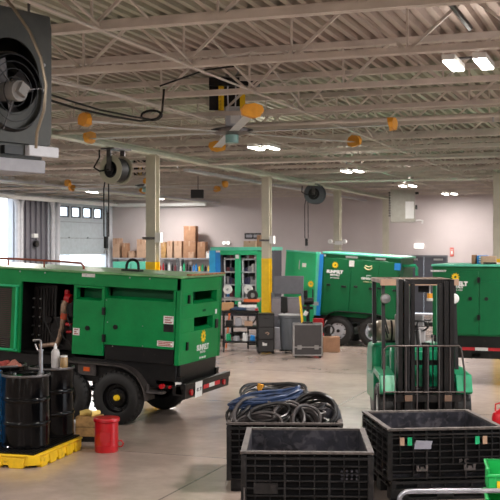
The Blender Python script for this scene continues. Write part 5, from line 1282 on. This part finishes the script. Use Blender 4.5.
# ================================================================== CEILING EQUIPMENT
# big six-blade fans
def big_fan(px, Y, z, label):
    p = at(px, Y); r = empty('ceiling_fan', (p.x, p.y, z), TH, label, 'fan', 'large six-blade ceiling fans')
    hd = MB().lathe([(0, -0.06), (0.20, -0.05), (0.31, -0.02), (0.32, 0.02), (0.20, 0.05), (0.0, 0.06)], n=36).build('hub_plate', STEELD, r)
    mt = MB().box(-0.10, 0.14, -0.12, 0.12, 0.06, 0.36).build('motor', SILV, r, bev=0.02)
    MB().box(-0.02, 0.12, -0.125, -0.12, 0.10, 0.22).build('motor_label', WHITE, mt)
    MB().cyl((0, 0, -0.06), (0, 0, -0.18), 0.10, n=18).build('hub_cap', mat('teal_cap', (0.25, 0.45, 0.42), 0.4), r)
    mf = MB()
    for a in (-0.16, 0.16): mf.box(a-0.04, a+0.04, -0.1, -0.04, 0.10, ZD-z-0.10)
    MB().box(-0.20, -0.12, -0.12, -0.03, 0.3, ZD-z-0.1).box(0.12, 0.20, -0.12, -0.03, 0.3, ZD-z-0.1).build('yellow_post', YELP, r)
    MB().box(-0.12, 0.12, -0.06, 0.12, 0.36, ZD-z-0.02).box(-0.34, 0.42, -0.2, 0.2, ZD-z-0.14, ZD-z-0.02).box(-0.34, -0.16, -0.12, -0.08, ZD-z-0.5, ZD-z-0.1).build('mast', BLACKM, r)
    for a in (-0.05, 0.05): MB().tube([(a, -0.13, 0.3), (a*1.3, -0.15, 0.6), (a, -0.13, ZD-z-0.1)], 0.012, 6).build('cable', SILV, r)
    for k in range(6):
        an = R(37-60*k); M = Matrix.Rotation(an, 3, 'Z')
        mb = MB(); pr = [(-0.075, -0.008), (0.0, 0.012), (0.075, -0.004), (0.0, -0.004)]
        v = []
        for x_ in (0.25, 2.48):
            for (yy, zz) in pr: v.append(M @ Vector((x_, yy, zz-0.02)))
        mb.add(v, [(0, 1, 2, 3), (7, 6, 5, 4), (0, 4, 5, 1), (1, 5, 6, 2), (2, 6, 7, 3), (3, 7, 4, 0)])
        b_ = mb.build('blade', SILV, r)
        q = M @ Vector((2.26, 0, 0.0))
        mb = MB(); pr = [(-0.11, -0.05), (-0.12, 0.01), (-0.08, 0.06), (0.02, 0.075), (0.10, 0.05), (0.12, 0.0), (0.08, -0.06), (0, -0.08)]
        v = [M @ Vector((2.46+0.02*math.cos(i*1.5), u*1.3, w_*1.3)) for i, (u, w_) in enumerate(pr)]+[M @ Vector((2.53, u*1.2, w_*1.2)) for (u, w_) in pr]
        n8 = len(pr); mb.add(v, [tuple(range(n8)), tuple(range(2*n8-1, n8-1, -1))]+[(i, (i+1) % n8, n8+(i+1) % n8, n8+i) for i in range(n8)])
        mb.build('winglet', ORG, b_, label='orange blade tip')
    return r
big_fan(232, 16.3, 4.35, 'large six-blade fan with orange tips hanging under the near joists')
big_fan(146, 31.0, 4.35, 'second six-blade fan with orange tips, farther off behind the first column')
# hose reels
def hose_reel(px, py, Y, r0, label, drop, m_, yawr):
    q = P(px, Y); z = Zp(py, Y); r = empty('hose_reel', (q[0], q[1], z), yawr, label, 'hose reel', 'hose reels hanging from the girder')
    w3 = 0.16
    for s_ in (-1, 1):
        fl = MB().lathe([(r0*0.58, s_*w3-0.012), (r0*0.96, s_*w3-0.012), (r0, s_*w3), (r0*0.96, s_*w3+0.012), (r0*0.58, s_*w3+0.012), (r0*0.58, s_*w3-0.012)], axis='Y', n=36).build('flange', m_, r)
    MB().lathe([(r0*0.55, -w3), (r0*0.82, -w3+0.03), (r0*0.84, 0), (r0*0.82, w3-0.03), (r0*0.55, w3)], axis='Y', n=36).build('wound_hose', RUBBER, r)
    MB().cyl((0, -w3-0.03, 0), (0, w3+0.03, 0), r0*0.35, n=20).cyl((0, -w3+0.01, 0), (0, w3-0.01, 0), r0*0.6, n=24).build('hub', BLACKM, r)
    top = ZG-z if Y < 40 else 0.3
    MB().box(-0.05, 0.05, -w3-0.06, -w3-0.03, -0.03, top).box(-0.05, 0.05, w3+0.03, w3+0.06, -0.03, top).box(-0.16, 0.16, -w3-0.10, w3+0.10, top-0.03, top-0.002).build('bracket', STEELD, r)
    MB().tube([(0, -w3-0.05, 0), (-0.2, -w3-0.08, -0.03), (-0.36, -w3-0.05, 0.05), (-0.40, 0, 0.25), (-0.40, 0, top)], 0.016, 8).build('feed_hose', RUBBER, r)
    for k, xo in enumerate((-0.10, 0.0)):
        MB().tube([(-r0*0.75+xo*0.3, 0.02*k, -0.05), (-r0*0.72+xo, 0.02*k, -0.35), (-r0*0.70+xo, 0.02*k, -drop)], 0.013, 8).build('drop_hose', RUBBER, r)
    h_ = MB().cyl((-r0*0.70-0.05, 0, -drop), (-r0*0.70-0.05, 0, -drop-0.22), 0.045, n=14).build('hose_nozzle', BLACKM, r)
    MB().tube([(-r0*0.70-0.05, 0, -drop-0.2), (-r0*0.70-0.1, 0, -drop-0.3), (-r0*0.70, 0, -drop-0.3), (-r0*0.70-0.05, 0, -drop-0.2)], 0.012, 6).build('hook', STEEL, h_)
    return r
hose_reel(116, 170, 20.3, 0.27, 'grey green hose reel under the girder near the first column', 1.25, COLP, TH-0.55)
hose_reel(315, 194, 32.8, 0.31, 'dark hose reel under the girder between the middle columns', 1.35, GREYD, TH-0.3)
# near unit heater with its fan
q = P(10, 9.0); uh = empty('unit_heater', (q[0], q[1], Zp(92, 9.0)), TH+R(54), 'dark unit heater with a round fan hanging close to the camera at the left edge', 'heater')
MB().ringplate(0, 0.14, 0.45, 0.56, 0.31, -0.02, 0.0, 48).build('front_plate', HEAT, uh)
MB().box(-0.45, 0.45, 0.40, 0.42, -0.42, 0.70).box(-0.45, 0.45, 0.0, 0.40, 0.68, 0.70).box(-0.45, 0.45, 0.0, 0.40, -0.42, -0.40).box(0.43, 0.45, 0.0, 0.40, -0.40, 0.68).box(-0.45, -0.43, 0.0, 0.40, -0.40, 0.68).build('casing', HEAT, uh, bev=0.01)
MB().lathe([(0.31, -0.05), (0.335, -0.03), (0.335, 0.0), (0.31, 0.12), (0.30, 0.12), (0.31, 0.0)], axis='Y', n=48).build('shroud', BLACKM, uh)
for k in range(4):
    a = PI/2*k+0.5; mb = MB(); v = []
    for rr_, ya, da in ((0.07, 0.02, 0.5), (0.18, 0.03, 0.42), (0.29, 0.03, 0.38)):
        for s_ in (-1, 1): v.append((rr_*math.cos(a+s_*da), 0.05+s_*ya, rr_*math.sin(a+s_*da)))
    v += [(x_, y_+0.006, z_) for (x_, y_, z_) in v]
    mb.add(v, [(0, 1, 3, 2), (2, 3, 5, 4), (6, 8, 9, 7), (8, 10, 11, 9), (0, 2, 8, 6), (2, 4, 10, 8), (1, 7, 9, 3), (3, 9, 11, 5), (4, 5, 11, 10), (0, 6, 7, 1)])
    mb.build('blade', STEELD, uh)
MB().cyl((0, -0.12, 0), (0, 0.08, 0), 0.085, n=24).cbox((0.01, -0.14, 0.01), (0.09, 0.05, 0.10), Matrix.Rotation(0.5, 3, 'Y')).build('motor', mat('motor_grey', (0.22, 0.21, 0.20), 0.5), uh)
for rr_ in (0.12, 0.19, 0.25, 0.31):
    MB().tube([(rr_*math.cos(a), -0.06, rr_*math.sin(a)) for a in [2*PI*k/36 for k in range(36)]], 0.004, 5, closed=True).build('guard_ring', BLACKM, uh)
for k in range(3): a = 0.2+2*PI*k/3; MB().bar((0.08*math.cos(a), -0.065, 0.08*math.sin(a)), (0.34*math.cos(a), -0.04, 0.34*math.sin(a)), 0.015, 0.008).build('guard_strut', STEELD, uh)
for zz in (0.30, 0.52): MB().cyl((0.36, -0.03, zz-0.25), (0.36, -0.018, zz-0.25), 0.014, n=10).build('screw', STEEL, uh)
for s_ in (-0.3, 0.3): MB().cyl((s_, 0.1, 0.70), (s_, 0.1, ZD-uh.location.z), 0.012).build('hanger_rod', STEELD, uh)
# lower box and tray of the heater
MB().box(-0.38, 0.36, 0.0, 0.35, -0.55, -0.42).build('burner_box', HEAT, uh, bev=0.006)
MB().box(-0.42, 0.38, -0.02, 0.38, -0.66, -0.55).build('vent_tray', GREYP, uh, bev=0.006)
MB().box(0.16, 0.50, -0.06, 0.0, -0.52, -0.43).build('junction_box', SILV, uh, bev=0.006)
MB().box(-0.1, 0.10, -0.05, 0.0, -0.52, -0.45).build('valve_block', BLACKM, uh)
# flexible conduit arcing beside it
E2 = lambda px, py, Y: Vector((*P(px, Y), Zp(py, Y)))
o = MB().tube([E2(-4, -12, 8.7), E2(12, 6, 8.7), E2(30, 32, 8.7), E2(41, 58, 8.7), E2(46, 85, 8.7), E2(44, 110, 8.7), E2(37, 132, 8.75), E2(36, 148, 8.8)], 0.013, 10).build('flexible_conduit', mat('brass_conduit', (0.22, 0.18, 0.13), 0.35, metal=0.7), None)
tag(o, 'flexible metal conduit arching down beside the near heater', 'conduit')
# grey unit heater near the back wall
q = at(403, 38.0); gh = empty('wall_heater', (q.x, q.y, Zp(222, 38.0)), TH-R(8), 'grey sheet metal heater cabinet with a white placard hanging near the back wall', 'heater')
MB().box(-0.44, 0.42, 0, 0.5, 0, 1.18).build('casing', mat('cabinet_sheet', (0.34, 0.33, 0.28), 0.45), gh, bev=0.01)
MB().box(0.08, 0.38, -0.008, 0.0, 0.12, 0.72).build('placard', WHITE, gh)
for k in range(10): MB().box(-0.50, -0.44, 0.02, 0.48, 0.2+0.09*k, 0.25+0.09*k).build('louver', BLACKM, gh)
MB().box(0.42, 0.5, 0.1, 0.3, 0.45, 0.60).build('control_box', BLACKM, gh); MB().box(0.42, 0.55, 0.1, 0.3, 0.98, 1.06).build('control_box', BLACKM, gh)
MB().tube([(0.45, 0.1, 0.05), (0.6, 0.1, 0.06), (0.68, 0.1, 0.04), (0.66, 0.1, -0.05)], 0.03, 8).build('gas_pipe', WHITE, gh)
for a in (-0.35, 0.35): MB().cyl((a, 0.25, 1.18), (a, 0.25, ZD-gh.location.z), 0.012).build('hanger_rod', STEELD, gh)
# exit sign, emergency lights, wall signs on the back wall
def wallthing(px, py, w3, h3, name, m_, label, cat, d_=0.08):
    q = on_plane(px, py, 't', TW); o = MB().box(-w3/2, w3/2, -d_, 0, -h3/2, h3/2).build(name, m_, None, (q.x, TW-0.001, q.z), bev=0.005); return tag(o, label, cat)
o = wallthing(419, 246, 0.36, 0.17, 'exit_sign', LITS, 'white lit exit sign on the back wall above the double door', 'sign')
text('EXIT', 'lettering', 0.14, RED, o, (0, -0.082, 0), FRONT, bold=0.004)
o = wallthing(452, 252, 0.15, 0.34, 'extinguisher_sign', mat('salmon_sign', (0.62, 0.12, 0.09), 0.5), 'small red fire extinguisher sign right of the double door', 'sign', 0.03)
MB().box(-0.04, 0.04, -0.034, -0.03, -0.09, 0.05).box(-0.05, 0.05, -0.034, -0.03, 0.09, 0.11).build('symbol', WHITE, o)
o = wallthing(227, 243, 0.30, 0.12, 'emergency_light', WHITE, 'white twin-head emergency light above the shelving trailer', 'emergency light')
for s_ in (-0.1, 0.1): MB().cyl((s_, -0.14, 0.0), (s_, -0.08, 0.0), 0.055, n=16).build('lamp_head', LITS, o)
o = wallthing(253, 236, 0.72, 0.24, 'notice_frame', BLACKM, 'black framed notice high on the back wall left of the yellow column', 'sign', 0.03)
MB().box(-0.30, -0.02, -0.034, -0.03, -0.06, 0.06).box(0.03, 0.30, -0.034, -0.03, -0.06, 0.06).build('notice_panel', GREYP, o)
q = on_plane(339, 243, 't', 33.86); o = empty('emergency_light', (q.x, q.y, q.z), 0, 'white twin-head emergency light on the column above the blue-cornered trailer', 'emergency light')
MB().box(-0.12, 0.12, -0.08, 0, -0.06, 0.06).build('housing', WHITE, o)
for s_ in (-0.28, 0.20): MB().cyl((s_, -0.1, 0.05), (s_, 0.0, 0.05), 0.07, n=16).tube([(s_, -0.05, 0.0), (0, -0.04, -0.04)], 0.012, 6).build('lamp_head', WHITE, o)
# hanging dark speaker and other ceiling boxes
q = E2(198, 194, 30.0); o = empty('ceiling_speaker', q, TH, 'small black box hanging under the joists near the second fan', 'speaker')
MB().box(-0.2, 0.16, -0.1, 0.1, -0.12, 0.12).build('casing', BLACKM, o, bev=0.02); MB().cyl((0, 0, 0.12), (0, 0, ZJ-q.z+0.0), 0.012).build('hanger_rod', STEELD, o)
struct(MB().box(AW+0.35, AW+0.47, 30, TW-0.3, 4.32, 4.45).build('trim_6', WHITE))
struct(MB().box(AW+0.35, on_plane(206, 200, 't', TW-0.35).x, TW-0.42, TW-0.3, 4.32, 4.45).build('trim_7', WHITE))
# cable bundles, conduits, pipes under the joists
def run(name, pts, r_, m_, label, cat, n=8): o = MB().tube(pts, r_, n).build(name, m_, None); return tag(o, label, cat)
run('power_cable', [E2(46, 93, 12.2), E2(70, 101, 12.4), E2(100, 110, 12.8), E2(135, 117, 13.2), E2(155, 120, 13.6)], 0.012, BLACKM, 'upper black cable sagging right from the near heater', 'cable')
run('power_cable', [E2(46, 99, 12.2), E2(75, 108, 12.4), E2(110, 116, 12.9), E2(140, 121, 13.3)]+[E2(150, 119, 13.5)+Vector((0.14*math.cos(a-1.6), 0.05*math.sin(a*.2), 0.05+0.06*math.sin(a-1.6))) for a in [k*0.4 for k in range(34)]]+[E2(162, 112, 13.9), Vector((*P(164, 14.2), ZJ+0.1))], 0.014, BLACKM, 'lower black cable sagging right from the near heater', 'cable')
run('steel_conduit', [E2(44, 80, 12.0), E2(120, 95, 13.5), E2(210, 120, 16.0)], 0.016, STRUCT, 'thin conduit running from the near heater toward the big fan', 'conduit')
run('black_pipe', [E2(443, -6, 9.4), E2(470, 28, 10.9)], 0.028, BLACKM, 'short black diagonal pipe above the brightest strip light', 'pipe')
run('black_pipe', [E2(160, 86, 14.0), E2(205, 70, 13.6), E2(235, 66, 13.4), E2(240, 70, 14.6), E2(236, 76, 15.8)], 0.012, BLACKM, 'black hose looping up to the big fan mast', 'pipe')
for k, (t_, z_, nm) in enumerate(((15.9, ZJ-0.06, 'near'), (22.8, ZJ-0.08, 'middle'), (29.8, ZJ-0.1, 'far'))):
    o = MB().cyl((AW+0.1, t_, z_), (AR-0.3, t_, z_), 0.035, n=10).build('sprinkler_pipe', STRUCT, None); tag(o, f'{nm} sprinkler pipe crossing under the joists', 'pipe', 'sprinkler pipes')
    for j in range(7): MB().cyl((-18+4*j, t_, z_), (-18+4*j, t_, z_-0.10), 0.015).build('sprinkler_head', STEEL, o)
for k, (a_, nm) in enumerate(((-16.6, 'dock side'), (-10.3, 'column side'))):
    o = MB().box(a_-0.08, a_+0.08, 24, TW, ZJ-0.14, ZJ-0.08).build('cable_tray', SILV, None); tag(o, f'bright cable tray on the {nm} running away under the joists', 'cable tray', 'cable trays')
